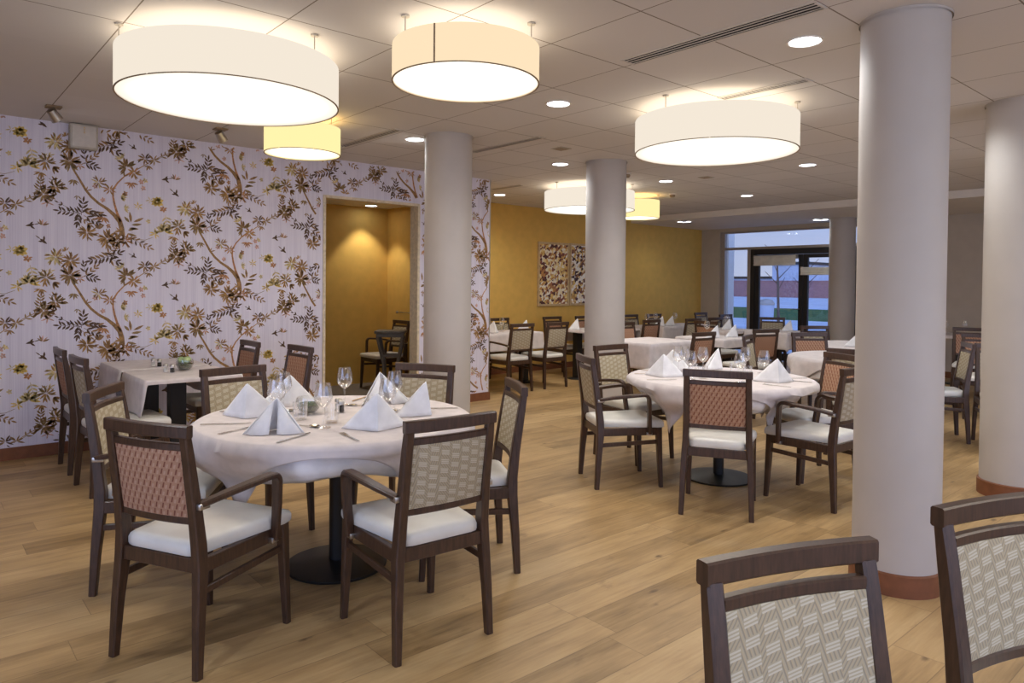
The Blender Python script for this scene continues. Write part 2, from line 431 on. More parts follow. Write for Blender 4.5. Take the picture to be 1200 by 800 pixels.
def motif(ox, oz, seed):
    rr = random.Random(seed)
    def W(cx, cy): return ox+(cx-656)*U, oz-(cy-680)*U
    def cluster(cx, cy, r, n, key, a0=0.0, a1=360.0, keys2=None, wd=0.24):
        x, z = W(cx, cy)
        for i in range(n):
            a = R(a0+(a1-a0)*(i+.5)/n+rr.uniform(-9, 9))
            s = r*U*rr.uniform(.8, 1.08)
            k = key if not keys2 or rr.random() > .35 else keys2
            leaf(x+.06*s*math.cos(a), z+.06*s*math.sin(a), a, s, s*wd*rr.uniform(.85, 1.25), k, rr.uniform(-.16, .16))
            if n >= 8 and i % 2 == 0 and wd < .4:
                b = a+R(rr.uniform(10, 30)); q = rr.uniform(.35, .6)*s
                leaf(x+q*math.cos(a), z+q*math.sin(a), b, .62*s, .62*s*wd*1.2, keys2 or key, .1)
    def spray(c0, c1, n, L, key, spread=60, key2=None):
        (x0, z0), (x1, z1) = W(*c0), W(*c1)
        a = math.atan2(z1-z0, x1-x0)
        strip([(x0, z0), (x1, z1)], [.004, .002], key)
        for i in range(n):
            t = (i+.6)/n
            for sgn in (-1, 1):
                k = key if not key2 or rr.random() > .35 else key2
                leaf(x0+(x1-x0)*t, z0+(z1-z0)*t, a+sgn*R(spread*rr.uniform(.75, 1.1)), L*U*(1-.35*t)*rr.uniform(.85, 1.1), L*U*.26, k, -sgn*.1)
        leaf(x1, z1, a, L*U*.8, L*U*.24, key)
    # trunk and branches
    tr = [(665, 690), (660, 620), (645, 560), (600, 500), (540, 445), (470, 400), (410, 345), (365, 285), (330, 220), (300, 165), (262, 100), (240, 40)]
    strip([W(*p) for p in tr], [v*U for v in (46, 44, 40, 34, 26, 22, 21, 20, 19, 17, 15, 9)], 'trunk')
    b2 = [(655, 560), (622, 480), (600, 400), (588, 330), (588, 262), (625, 195), (690, 120), (750, 70)]
    strip([W(*p) for p in b2], [v*U for v in (24, 20, 18, 16, 15, 13, 10, 6)], 'orange')
    strip([W(*p) for p in [(930, 690), (860, 720), (760, 715), (670, 690)]], [.003, .004, .006, .008], 'olive')
    strip([W(*p) for p in [(690, 1155), (820, 1060), (920, 985), (1040, 905), (1130, 880)]], [.009, .007, .005, .005, .004], 'ochre')
    # dark foliage left of trunk
    spray((330, 505), (160, 490), 5, 66, 'dark', 62); spray((300, 500), (155, 420), 2, 50, 'dark', 50); spray((330, 520), (345, 400), 3, 74, 'dark', 50)
    spray((330, 470), (480, 500), 4, 78, 'dark', 34, 'brown'); spray((320, 500), (300, 590), 3, 66, 'dark', 45); spray((350, 520), (465, 580), 3, 70, 'brown', 40, 'dark'); spray((330, 540), (400, 600), 2, 56, 'brown', 48)
    cluster(375, 672, 82, 11, 'ochre', keys2='brown'); cluster(470, 640, 60, 4, 'brown', 30, 150)
    cluster(510, 520, 70, 5, 'orange', 180, 330)
    # crown below trunk
    cluster(540, 725, 92, 11, 'brown', keys2='ochre'); cluster(620, 735, 80, 9, 'ochre', keys2='brown'); cluster(690, 730, 70, 8, 'orange', keys2='brown')
    spray((720, 700), (900, 790), 5, 62, 'brown', 62, 'dark'); cluster(650, 650, 50, 5, 'ochre', 60, 200)
    # open leaves right
    for c, a, l in (((738, 560), 92, 105), ((760, 552), 22, 100), ((742, 580), 2, 92), ((722, 612), -8, 84), ((712, 636), 18, 78), ((708, 664), -20, 84), ((725, 560), 125, 70)):
        x, z = W(*c); leaf(x, z, R(a), l*U, 24*U, 'brown' if l > 95 else 'olive', .08)
    # dark spray under crown
    spray((600, 870), (410, 930), 6, 78, 'dark', 58, 'brown'); spray((560, 890), (640, 850), 2, 72, 'dark', 50); spray((540, 900), (630, 940), 2, 76, 'dark', 46, 'brown')
    spray((540, 870), (600, 800), 3, 62, 'brown', 55)
    # brown clusters left
    cluster(245, 935, 82, 11, 'brown', keys2='ochre'); cluster(130, 905, 78, 10, 'pale', keys2='ochre')
    cluster(240, 1070, 92, 13, 'brown', keys2='olive'); spray((370, 1065), (350, 970), 2, 60, 'dark', 45); spray((350, 1080), (445, 990), 3, 62, 'brown', 45, 'dark'); spray((350, 1070), (440, 1095), 3, 66, 'dark', 50, 'brown')
    cluster(210, 850, 45, 5, 'ochre', 40, 200); cluster(320, 1095, 46, 6, 'orange')
    cluster(270, 1230, 60, 5, 'olive', 200, 340); cluster(370, 1320, 45, 3, 'brown', -10, 150); cluster(300, 1370, 45, 3, 'olive', 190, 330)
    # right upper: spray going up right
    cluster(700, 1070, 84, 9, 'brown', 20, 260, 'olive'); cluster(765, 1115, 66, 8, 'ochre', keys2='orange')
    cluster(740, 1210, 56, 6, 'orange', 190, 350); cluster(660, 1000, 60, 5, 'pale', 60, 190)
    cluster(860, 970, 66, 8, 'brown', keys2='dark'); cluster(940, 975, 60, 7, 'brown', keys2='olive'); cluster(890, 1030, 50, 4, 'brown', 200, 340)
    spray((990, 950), (1085, 880), 3, 50, 'olive', 60); cluster(1140, 870, 88, 11, 'olive', keys2='brown'); cluster(1170, 935, 52, 6, 'pink')
    cluster(1230, 790, 80, 9, 'olive', keys2='ochre'); spray((1110, 850), (1120, 745), 4, 62, 'brown', 58, 'olive')
    cluster(470, 1235, 66, 8, 'pale', keys2='brown'); cluster(560, 1295, 60, 8, 'orange', keys2='ochre')
    cluster(60, 1090, 80, 9, 'olive', keys2='ochre'); cluster(110, 1130, 66, 5, 'brown', -90, 10); cluster(20, 1190, 60, 6, 'ochre', 180, 330)
    spray((80, 1240), (190, 1300), 3, 58, 'olive', 55, 'brown'); cluster(110, 1330, 62, 6, 'brown', 180, 340)
    # yellow blossom
    cluster(965, 345, 58, 9, 'gold', wd=.55); cluster(905, 335, 38, 5, 'pale'); cluster(1025, 410, 36, 6, 'orange', wd=.5)
    spray((1040, 470), (1070, 600), 4, 62, 'pale', 62); spray((1090, 560), (1190, 520), 3, 50, 'pale', 50)
    cluster(1030, 630, 82, 9, 'pale', -10, 190, 'gold'); cluster(950, 655, 52, 6, 'gold'); cluster(800, 400, 42, 6, 'gold'); cluster(650, 330, 56, 6, 'pale', -70, 70)
    cluster(680, 430, 50, 5, 'pale', -60, 80)
    # small blossoms
    for c, k in (((845, 225), 'pink'), ((825, 165), 'pink'), ((690, 290), 'orange'), ((505, 365), 'pink'), ((550, 603), 'orange'), ((440, 245), 'pink'), ((860, 150), 'pale'), ((890, 540), 'pale')):
        cluster(c[0], c[1], 26, 5, k, wd=.6)
    # small birds: body, wings, tail
    def bird(c, s, a, key='dark'):
        x, z = W(*c); a = R(a)
        leaf(x-.5*s*U*math.cos(a), z-.5*s*U*math.sin(a), a, s*U, s*U*.32, key)
        leaf(x, z, a+R(115), s*U*.7, s*U*.24, key, .15); leaf(x, z, a+R(-130), s*U*.55, s*U*.22, key, -.15)
        leaf(x-.4*s*U*math.cos(a), z-.4*s*U*math.sin(a), a+PI, s*U*.7, s*U*.12, key)
    bird((1040, 118), 70, 195); bird((40, 770), 72, -40); bird((765, 880), 52, -30); bird((120, 355), 54, 30, 'brown')
    cluster(30, 630, 60, 5, 'pink', 10, 150, 'brown')
for i in range(-2, 6):
    for j in range(-4, 5):
        ox = 1.427+1.0*i; oz = 1.816+0.937*j+0.4685*(i % 2)
        if -1.2 < oz < 4.0: motif(ox, oz, 11)
bmo = bm
struct('wall_left', bmo, [M['paper']]+[M['leafs'][k] for k in LK])

bm = NB(); box(bm, XE-.14, XE, YW+TW, YB+.4, 0, ZC); struct('wall_niche', bm, M['ochre'])
bm = NB(); box(bm, 2.6, XE-.14, 8.98, 9.1, 0, ZC); struct('wall_niche.001', bm, M['ochre'])
bm = NB(); box(bm, 2.5, 2.6, YW+TW, 9.1, 0, ZC); struct('wall_niche.002', bm, M['ochre'])
bm = NB(); box(bm, 2.6, XE-.14, YW+TW-.01, 8.98, 2.50, 2.56); struct('ceiling_niche', bm, M['white_paint'])
bm = NB(); box(bm, 2.6, XE-.14, YW+.05, 8.98, 0.0, 0.004); struct('floor_niche', bm, M['lip'])
bm = NB(); box(bm, XE, X1, YB, YB+.14, 0, ZC); struct('wall_back', bm, M['ochre'])
bm = NB(); box(bm, X0-.14, X0, 3.0, 9.2, 0, ZC); box(bm, X0-.14, X0, Y0, -3.0, 0, ZC); box(bm, X0-.14, X0, -3.0, 3.0, 0, .12); box(bm, X0-.14, X0, -3.0, 3.0, 2.55, ZC); struct('wall_west', bm, M['beige'])
bm = NB(); box(bm, X0, -2.4, Y0-.14, Y0, 0, ZC); box(bm, 9.0, X1+.14, Y0-.14, Y0, 0, ZC); box(bm, -2.4, 9.0, Y0-.14, Y0, 0, .12); box(bm, -2.4, 9.0, Y0-.14, Y0, 2.55, ZC); struct('wall_south', bm, M['beige'])
bm = NB()
for i in range(9): xx = -2.4+11.4*i/8; box(bm, xx-.03, xx+.03, Y0-.1, Y0-.04, .12, 2.55)
for zz in (.15, 2.52): box(bm, -2.4, 9.0, Y0-.1, Y0-.04, zz-.03, zz+.03)
w = link('window_2', bm, M['frame_d']); w['kind'] = 'structure'
bm = NB(); box(bm, -2.4, 9.0, Y0-.074, Y0-.068, .12, 2.55); link('pane', bm, M['pane'], w)
bm = NB()
for i in range(5): yy = -3.0+6.0*i/4; box(bm, X0-.1, X0-.04, yy-.03, yy+.03, .12, 2.55)
for zz in (.15, 2.52): box(bm, X0-.1, X0-.04, -3.0, 3.0, zz-.03, zz+.03)
w = link('window_3', bm, M['frame_d']); w['kind'] = 'structure'
bm = NB(); box(bm, X0-.074, X0-.068, -3.0, 3.0, .12, 2.55); link('pane', bm, M['pane'], w)
WY0, WY1, WZ1 = 5.16, 8.21, 2.535
bm = NB(); box(bm, X1, X1+.16, Y0, WY0, 0, ZC); box(bm, X1, X1+.16, WY1, YB+.14, 0, ZC); box(bm, X1, X1+.16, WY0, WY1, WZ1, ZC)
struct('wall_right', bm, M['beige'])
# doorway trim and skirting
bm = NB()
for a, b in ((DX0-.012, DX0+.016), (DX1-.016, DX1+.012)): box(bm, a, b, YW-.014, YW+TW+.004, 0, DZ+.012)
box(bm, DX0+.016, DX1-.016, YW-.014, YW+TW+.004, DZ-.016, DZ+.012)
struct('trim_1', bm, plain('pale_trim', (222, 206, 176), .5))
bm = NB()
box(bm, X0, DX0-.012, YW-.014, YW, 0, .098); box(bm, DX1+.012, XE+.014, YW-.014, YW, 0, .098); box(bm, XE, XE+.014, YW, YB, 0, .098)
struct('baseboard_left', bm, M['skirt'])
bm = NB(); box(bm, XE+.014, X1, YB-.014, YB, 0, .098); struct('baseboard_back', bm, M['skirt'])
bm = NB(); box(bm, X1-.014, X1, Y0, WY0, 0, .098); box(bm, X1-.014, X1, WY1, YB-.014, 0, .098); struct('baseboard_right', bm, M['skirt'])
bm = NB(); box(bm, XE-.006, XE+.006, YW-.003, YW+.01, .1, ZC); struct('trim_2', bm, M['clip'])

# columns
def column(x, y, r, ztop, label):
    bm = NB(); lathe(bm, [(r, 0.0), (r, ztop)], 64, (x, y, 0))
    o = struct('column', bm, M['column'], 40); tag(o, label)
    bm = NB(); lathe(bm, [(r+.001, 0), (r+.012, 0), (r+.012, .098), (r+.001, .104)], 64, (x, y, 0))
    s = link('skirting_band', bm, M['skirt'], o, 40)
    bm = NB(); lathe(bm, [(r+.008, ztop-.014), (r+.008, ztop-.001), (r, ztop-.001)], 64, (x, y, 0))
    link('shadow_collar', bm, M['column'], o, 40)
column(3.642, 1.36, .191, ZC, 'thick white round column nearest the camera, terracotta band at its foot')
column(3.62, 5.06, .206, ZC, 'white round column in front of the wallpapered wall')
column(5.56, 4.96, .208, ZC, 'white round column in front of the pair of abstract paintings')
column(5.83, 1.415, .206, ZC, 'white round column behind and right of the thick nearest one')
column(12.06, 5.43, .205, ZL, 'round column standing close to the glazed garden door')

# ------------------------------------------------------------------ window wall, door, blinds
def fbars(rects, depth, x=X1+.03):
    bm = NB()
    for y0, y1, z0, z1 in rects: box(bm, x, x+depth, y0, y1, z0, z1, .004)
    return bm
w = link('window_1', fbars([(8.11, 8.21, 0, WZ1), (WY0, 8.11, 2.165, 2.215), (WY0, 8.11, 2.50, WZ1), (7.53, 7.60, 0, 2.165), (7.6, 8.11, 0, .09)], .09), M['frame_l'])
w['kind'] = 'structure'
for y0, y1, z0, z1 in ((WY0, 8.11, 2.215, 2.50), (7.60, 8.11, .09, 2.165)):
    bm = NB(); box(bm, X1+.07, X1+.078, y0, y1, z0, z1); link('pane', bm, M['pane'], w)
d = link('door_1', fbars([(7.44, 7.53, 0, 2.165), (5.33, 5.44, 0, 2.165), (5.44, 7.44, 2.055, 2.165), (WY0, 5.33, 2.09, 2.165)], .10), M['frame_d'])
d['kind'] = 'structure'
def leaf_frame(y0, y1):
    o = link('door_leaf', fbars([(y0, y0+.085, .02, 2.05), (y1-.085, y1, .02, 2.05), (y0+.085, y1-.085, .02, .16), (y0+.085, y1-.085, 1.98, 2.05)], .06, X1+.045), M['frame_d'], d)
    bm = NB(); box(bm, X1+.07, X1+.076, y0+.085, y1-.085, .16, 1.98); link('glass_pane', bm, M['pane'], o)
    return o
l1 = leaf_frame(6.46, 7.435); l2 = leaf_frame(5.445, 6.45)
bm = NB(); tube(bm, [(X1+.045, 6.52, 1.02), (X1-.01, 6.52, 1.02), (X1-.01, 6.62, 1.02)], .009, 8); link('door_handle', bm, M['clip'], l1, 40)
bm = NB(); box(bm, X1+.07, X1+.076, WY0, 5.33, .02, 2.09); link('glass_pane', bm, M['pane'], d)
def blind(y0, y1, ztop, zbot, label):
    o = empty('roller_blind', (X1-.01, (y0+y1)/2, ztop)); h = (y1-y0)/2
    tag(o, label, 'blind', 'roller blinds on the garden door')
    bm = NB(); tube(bm, [(0, -h, -.03), (0, h, -.03)], .032, 16); link('roller', bm, M['blind'], o, 40)
    bm = NB(); nz = 14; vs = []
    for i in range(nz+1):
        z = -.03-(ztop-.03-zbot)*i/nz
        vs.append([bm.verts.new((-.03+.004*math.sin(i*1.3), y, z)) for y in (-h, 0, h)])
    for a, b in zip(vs, vs[1:]):
        for j in range(2): bm.faces.new((a[j], a[j+1], b[j+1], b[j]))
    link('fabric', bm, M['blind'], o, 40)
    bm = NB(); box(bm, -.042, -.02, -h, h, -(ztop-zbot)-.01, -(ztop-zbot)+.02, .005); link('bottom_bar', bm, M['blind'], o, 40)
    bm = NB()
    for s in (-1, 1): box(bm, -.03, .05, s*h-.01, s*h+.01, -.07, .01, .003)
    link('bracket', bm, M['frame_l'], o)
blind(6.56, 7.42, 2.035, 1.85, 'cream roller blind rolled up at top of the left door leaf')
blind(5.50, 6.46, 1.80, 1.665, 'cream roller blind bundled lower on the right door leaf')

# ------------------------------------------------------------------ outdoors seen through the door
def ground(name, x0, x1, y0, y1, z, mat):
    bm = NB(); box(bm, x0, x1, y0, y1, z-.2, z); o = link(name, bm, mat); o['kind'] = 'structure'; return o
snow = plain('pale_paving', (206, 208, 214), 0.8, 0, 0.3, 0.06, 0.6)
lawn = plain('winter_lawn', (74, 104, 62), 0.95, 0, 0.1, 0.2, 2.0)
bricks, nt = new_mat('red_brick'); n = N(nt)
bt = n.node('ShaderNodeTexBrick'); bt.inputs['Color1'].default_value = lin((158, 112, 112)); bt.inputs['Color2'].default_value = lin((140, 98, 100)); bt.inputs['Mortar'].default_value = lin((140, 120, 116)); bt.inputs['Scale'].default_value = 2.0
xx = n.xyz(n.pos()); n.put(bt.inputs['Vector'], n.comb(xx[1], xx[2], 0.0)); n.out(bt.outputs[0], .9)
ground('ground_paving', X1+.16, 175, -20, 130, -.03, snow)
ground('ground_lawn', 30, 46, 0, 46, -.012, lawn)
bm = NB(); box(bm, 98, 98.5, 20, 120, -.03, 2.3); box(bm, 97.9, 98.6, 20, 120, 2.3, 2.45)
g = link('garden_wall', bm, bricks); tag(g, 'long low red brick wall beyond the lawn outside', 'wall')
bgrey = plain('slate_block', (178, 184, 198), .8, 0, .3, .05, .4)
def block(x, y, wx, wy, h, label, roof):
    o = empty('building', (x, y, -.03)); tag(o, label, 'building', 'buildings outside')
    bm = NB(); box(bm, 0, wx, -wy/2, wy/2, 0, h); link('wall', bm, bgrey, o)
    bm = NB(); box(bm, -.4, wx+.4, -wy/2-.4, wy/2+.4, h, h+roof); link('roof', bm, M['frame_d'], o)
    for i in range(4):
        for k in range(max(1, int(h//3.2))):
            yy = -wy/2+wy*(i+.5)/4; bm = NB(); box(bm, -.06, .02, yy-wy*.07, yy+wy*.07, 1+3*k, 2.4+3*k); link('window', bm, M['pane'], o)
block(122, 64.5, 14, 6.5, 5.6, 'grey block with a flat roof beyond the red brick wall', .5)
block(140, 56, 12, 66, 3.3, 'long low grey building behind the brick wall outside', .5)
bm = NB(); box(bm, 13.4, 13.62, 8.45, 8.66, -.03, 3.2)
g = link('garden_pillar', bm, M['white_paint']); tag(g, 'white pillar outside behind the narrow side window', 'pillar')
# bare saplings and a litter bin outside
def sapling(x, y, h, lean, label):
    o = empty('sapling', (x, y, -.03)); tag(o, label, 'tree', 'young bare trees outside')
    bm = NB(); tube(bm, [(0, 0, 0), (lean*.4, lean*.3, h*.5), (lean, lean*.8, h)], [.06, .045, .02], 7); link('trunk', bm, M['wood'], o, 60)
    bm = NB()
    for i in range(7):
        a = i*2.4; z = h*(.45+.07*i); t = lean*z/h
        tube(bm, [(t, t*.7, z), (t+.5*math.cos(a), t*.7+.5*math.sin(a), z+.5)], [.02, .008], 5)
    link('branch', bm, M['wood'], o, 60)
sapling(25, 13.6, 3.0, .5, 'thin bare sapling with a lean, outside left door leaf')
sapling(27, 13.6, 2.6, -.4, 'shorter bare sapling beside the leaning one outside')
o = empty('litter_bin', (22.6, 12.75, -.03)); tag(o, 'grey-blue litter bin on the paving outside the garden door', 'bin')
bm = NB(); lathe(bm, [(0, 0), (.22, 0), (.26, .85), (.23, .85), (.20, .1), (0, .1)], 24); link('body', bm, bgrey, o, 40)
bm = NB(); lathe(bm, [(.27, .84), (.28, .9), (.20, 1.02), (0, 1.06)], 24); link('lid', bm, M['frame_l'], o, 40)

# ------------------------------------------------------------------ ceiling fittings
def drum(x, y, r, z0, z1, shade, diff, label, binding=True):
    o = empty('drum_lamp', (x, y, z1)); h = z1-z0
    tag(o, label, 'lamp', 'drum lamps')
    bm = NB(); lathe(bm, [(r, -h), (r, 0), (r-.004, 0), (r-.004, -h), (r, -h)], 72); link('lamp_shade', bm, shade, o, 50)
    bm = NB(); lathe(bm, [(r+.0015, -h-.001), (r+.0015, -h+.003), (r-.006, -h+.003), (r-.006, -h-.001), (r+.0015, -h-.001)], 72); link('hem', bm, M['seam'], o, 50)
    bm = NB(); lathe(bm, [(0, -h+.008), (r-.006, -h+.008)], 72); link('diffuser', bm, diff, o)
    bm = NB(); lathe(bm, [(0, -.012), (r-.006, -.012)], 72); link('top_diffuser', bm, M['uplight_y'] if shade is M['shade_y'] else M['uplight'], o)
    for k in range(3):
        a = k*2*PI/3+1.0
        bm = NB(); tube(bm, [((r-.02)*math.cos(a), (r-.02)*math.sin(a), -.02), ((r-.02)*math.cos(a), (r-.02)*math.sin(a), ZC-z1-.003)], .003, 8)
        lathe(bm, [(0, 0), (.02, 0), (.02, .008), (0, .008)], 12, ((r-.02)*math.cos(a), (r-.02)*math.sin(a), ZC-z1-.010)); link('ceiling_rod', bm, M['plastic'], o, 40)
    a = R(-150)
    bm = NB(); sweep(bm, [((r+.001)*math.cos(a), (r+.001)*math.sin(a), -h), ((r+.001)*math.cos(a), (r+.001)*math.sin(a), 0)], .008, .003, (-math.sin(a), math.cos(a), 0)); link('seam', bm, shade if not binding else M['seam'], o)
    return o
drum(1.373, 3.956, .568, 2.399, 2.620, M['shade_w'], M['diff_w'], 'large cream drum ceiling lamp over the near round table', False)
drum(2.183, 2.906, .373, 2.441, 2.620, M['shade_a'], M['diff_s'], 'medium peach drum ceiling lamp beside the large cream one, dark side seam')
drum(4.446, 2.928, .569, 2.384, 2.620, M['shade_w'], M['diff_w'], 'large cream drum ceiling lamp over the table behind the thick column', False)
drum(2.374, 5.27, .287, 2.421, 2.626, M['shade_y'], M['diff_y'], 'small yellow drum ceiling lamp by the wallpapered wall', False)
drum(6.75, 6.309, .581, 2.393, 2.625, M['shade_w'], M['diff_w'], 'cream drum ceiling lamp partly hidden by a column, near the paintings', False)
drum(7.93, 6.46, .295, 2.380, 2.628, M['shade_y'], M['diff_y'], 'small yellow drum ceiling lamp at the far end of the room', False)

def downlight(x, y, z, label, lit=True, power=38, r=.078, ring=False):
    o = empty('downlight', (x, y, z)); tag(o, label, 'ceiling light', 'recessed downlights')
    bm = NB(); lathe(bm, [(r, -.001), (r+.014, -.001), (r+.014, -.006), (r+.004, -.008), (r, -.004)], 32); link('bezel', bm, M['white_paint'], o, 40)
    bm = NB(); lathe(bm, [(r*.55 if ring else 0, -.003), (r, -.003)], 32); link('lens', bm, M['bulb'], o)
    if ring:
        bm = NB(); lathe(bm, [(0, -.006), (r*.5, -.006), (r*.55, -.003)], 32); link('centre_cap', bm, M['slot'], o, 40)
    if lit:
        ld = bpy.data.lights.new('downlight_beam', 'SPOT'); ld.energy = power; ld.color = (0.90, 0.95, 1.0)
        ld.spot_size = R(150); ld.spot_blend = .75; ld.shadow_soft_size = .07
        lo = bpy.data.objects.new('downlight_beam', ld); COL.objects.link(lo); lo.location = (0, 0, -.02); lo.parent = o
    return o
DL = [(3.57, 1.82, 'bright downlight just left of the thick nearest column'),
      (3.52, 3.60, 'downlight between the medium peach lamp and the large right-hand lamp'),
      (3.46, 5.35, 'downlight touching the left edge of the wallpaper-side column'),
      (5.29, 5.37, 'downlight just left of the column before the paintings'),
      (7.07, 5.34, 'downlight right of the column before the paintings'),
      (8.98, 5.39, 'farther downlight of the row leading to the garden door'),
      (7.18, 3.61, 'downlight to the right of the large right-hand drum lamp'),
      (6.47, 7.79, 'downlight close to the ochre wall near the papered corner'),
      (5.30, 3.61, 'downlight hidden behind the large right-hand drum lamp'),
      (5.30, 1.82, 'downlight hidden behind the thick nearest column'),
      (8.98, 3.61, 'downlight hidden behind the thick column, farther row')]
for x, y, l in DL: downlight(x, y, ZC, l, True, 24)
downlight(10.78, 7.72, ZL, 'ring-shaped downlight in the lower ceiling near the ochre wall', True, 8, .12, True)
downlight(12.03, 5.80, ZL, 'ring-shaped downlight in the lower ceiling above the garden door', True, 8, .12, True)
for i, (x, y) in enumerate(((1.7, 0.1), (-.3, 1.9), (-.3, 3.7), (5.3, 0.0), (7.1, 0.1), (7.1, 1.82), (3.5, -1.7), (-.3, 0.0))):  # unseen fittings, added behind and right of the camera to brighten the room
    downlight(x, y, ZC, 'unseen recessed downlight added for more light, out of view', True, 24)
# unseen drum lamps added out of frame as fill light for the room
drum(1.0, -1.3, .551, 2.366, 2.628, M['shade_w'], M['diff_w'], 'unseen cream drum lamp added behind the camera for fill light')
drum(4.4, -.9, .556, 2.366, 2.628, M['shade_w'], M['diff_w'], 'unseen cream drum lamp added behind the camera for fill light, nearer the columns')
drum(8.2, 1.2, .556, 2.405, 2.632, M['shade_w'], M['diff_w'], 'unseen cream drum lamp added for fill light, right of the columns')

def vent(x, y0, y1, wdt, label):
    o = empty('air_vent', (x, (y0+y1)/2, ZC)); tag(o, label, 'vent', 'slot air vents'); h = (y1-y0)/2; q = wdt/2
    bm = NB(); box(bm, -q+.006, q-.006, -h+.006, h-.006, -.003, -.0005); link('slot', bm, M['slot'], o)
    bm = NB()
    for a, b in ((-q, -q+.013), (q-.013, q)): box(bm, a, b, -h, h, -.005, 0)
    for a, b in ((-h, -h+.012), (h-.012, h)): box(bm, -q+.012, q-.012, a, b, -.008, 0)
    link('frame', bm, M['vent'], o)
    for k in range(3):
        xx = -q+wdt*(k+1)/4; bm = NB(); sweep(bm, [(xx, -h+.012, -.005), (xx, h-.012, -.005)], .009, .002, (1, 0, 0)); link('blade', bm, M['vent'], o)
vent(3.165, 1.535, 2.67, .125, 'long slot air vent in the ceiling left of the nearest column')
vent(4.245, 2.13, 2.75, .10, 'slot air vent peeking out above the large right-hand drum lamp')
vent(4.21, 4.50, 5.48, .10, 'slot air vent beside the column at the wallpapered wall')
vent(3.14, 5.10, 6.10, .10, 'slot air vent next to the small yellow lamp by the papered wall')
vent(6.06, 6.82, 7.46, .10, 'short slot air vent by the end of the papered wall')

def ceil_box(name, x, y, label, cat, build):
    o = empty(name, (x, y, ZC)); tag(o, label, cat); build(o); return o
def grille(o):
    bm = NB(); box(bm, -.07, .07, -.07, .07, -.006, 0, .002); link('plate', bm, M['plastic'], o)
    for k in range(4):
        bm = NB(); box(bm, -.055, .055, -.05+.03*k, -.035+.03*k, -.008, -.005); link('louvre', bm, M['seam'], o)
ceil_box('ceiling_grille', 4.70, 4.76, 'small square grille in the ceiling left of the painting-side column', 'grille', grille)
ceil_box('ceiling_grille', 7.16, 4.83, 'small square grille in the ceiling below the large right-hand lamp', 'grille', grille)
def detector(o):
    bm = NB(); lathe(bm, [(0, 0), (.052, 0), (.052, -.014), (0, -.014)][::-1], 24); link('base', bm, M['white_paint'], o, 40)
    bm = NB(); lathe(bm, [(.036, -.014), (.040, -.03), (.026, -.048), (0, -.052)], 24); link('sensor_head', bm, M['seam'], o, 40)
ceil_box('smoke_detector', 8.11, 6.01, 'small smoke detector on the ceiling before the far drum lamps', 'smoke detector', detector)
ceil_box('smoke_detector', 6.28, 5.29, 'small smoke detector on the ceiling beside the painting-side column', 'smoke detector', detector)
def spot(o, warm):
    bm = NB(); box(bm, -.05, .05, -.05, .05, -.012, 0, .003); link('mount', bm, M['seam'], o)
    bm = NB(); tube(bm, [(0, 0, -.012), (0, 0, -.04)], .008, 8); link('stem', bm, M['clip'], o, 40)
    bm = NB(); tube(bm, [(-.02, -.012, -.035), (.028, .018, -.095)], [.032, .042], 16); link('lamp_head', bm, M['clip'], o, 40)
    bm = NB(); tube(bm, [(.0283, .0182, -.0954), (.0287, .0184, -.0959)], [.034, .034], 16); link('lens', bm, M['bulb'], o)
ceil_box('ceiling_spotlight', .855, 6.20, 'small silver ceiling spotlight above the left end of the papered wall', 'spotlight', lambda o: spot(o, 0))
ceil_box('ceiling_spotlight', 2.03, 6.12, 'small ceiling spotlight between the large cream and small yellow lamps', 'spotlight', lambda o: spot(o, 1))
o = empty('wall_speaker', (1.137, YW-.002, 2.60)); tag(o, 'grey box speaker high on the papered wall below the ceiling', 'speaker')
bm = NB(); box(bm, -.10, .10, -.09, 0, -.10, .10, .008); link('housing', bm, M['plastic'], o, 40)
bm = NB(); box(bm, -.085, .085, -.094, -.088, -.085, .085, .002); link('front_grille', bm, M['vent'], o)
bm = NB()
for k in range(4): box(bm, -.006, .006, -.0965, -.0935, .025+.014*k, .034+.014*k)
link('indicator_strip', bm, M['picframe'], o)

# paintings
def painting(x0, x1, z0, z1, mat, label):
    o = empty('painting', ((x0+x1)/2, YB-.001, (z0+z1)/2)); w_, h_ = (x1-x0)/2, (z1-z0)/2
    tag(o, label, 'painting', 'pair of abstract paintings')
    bm = NB(); f = .035
    for a, b, c, e in ((-w_, -w_+f, -h_, h_), (w_-f, w_, -h_, h_), (-w_+f, w_-f, -h_, -h_+f), (-w_+f, w_-f, h_-f, h_)): box(bm, a, b, -.035, 0, c, e, .003)
    link('frame', bm, M['picframe'], o)
    bm = NB(); box(bm, -w_+f, w_-f, -.022, -.004, -h_+f, h_-f); link('canvas', bm, mat, o)
painting(8.0, 8.73, 1.07, 2.145, M['art1'], 'framed abstract painting of gold and maroon blotches on the ochre wall')
painting(8.75, 9.48, 1.075, 2.15, M['art2'], 'framed abstract painting with white patches, half hidden by the column')

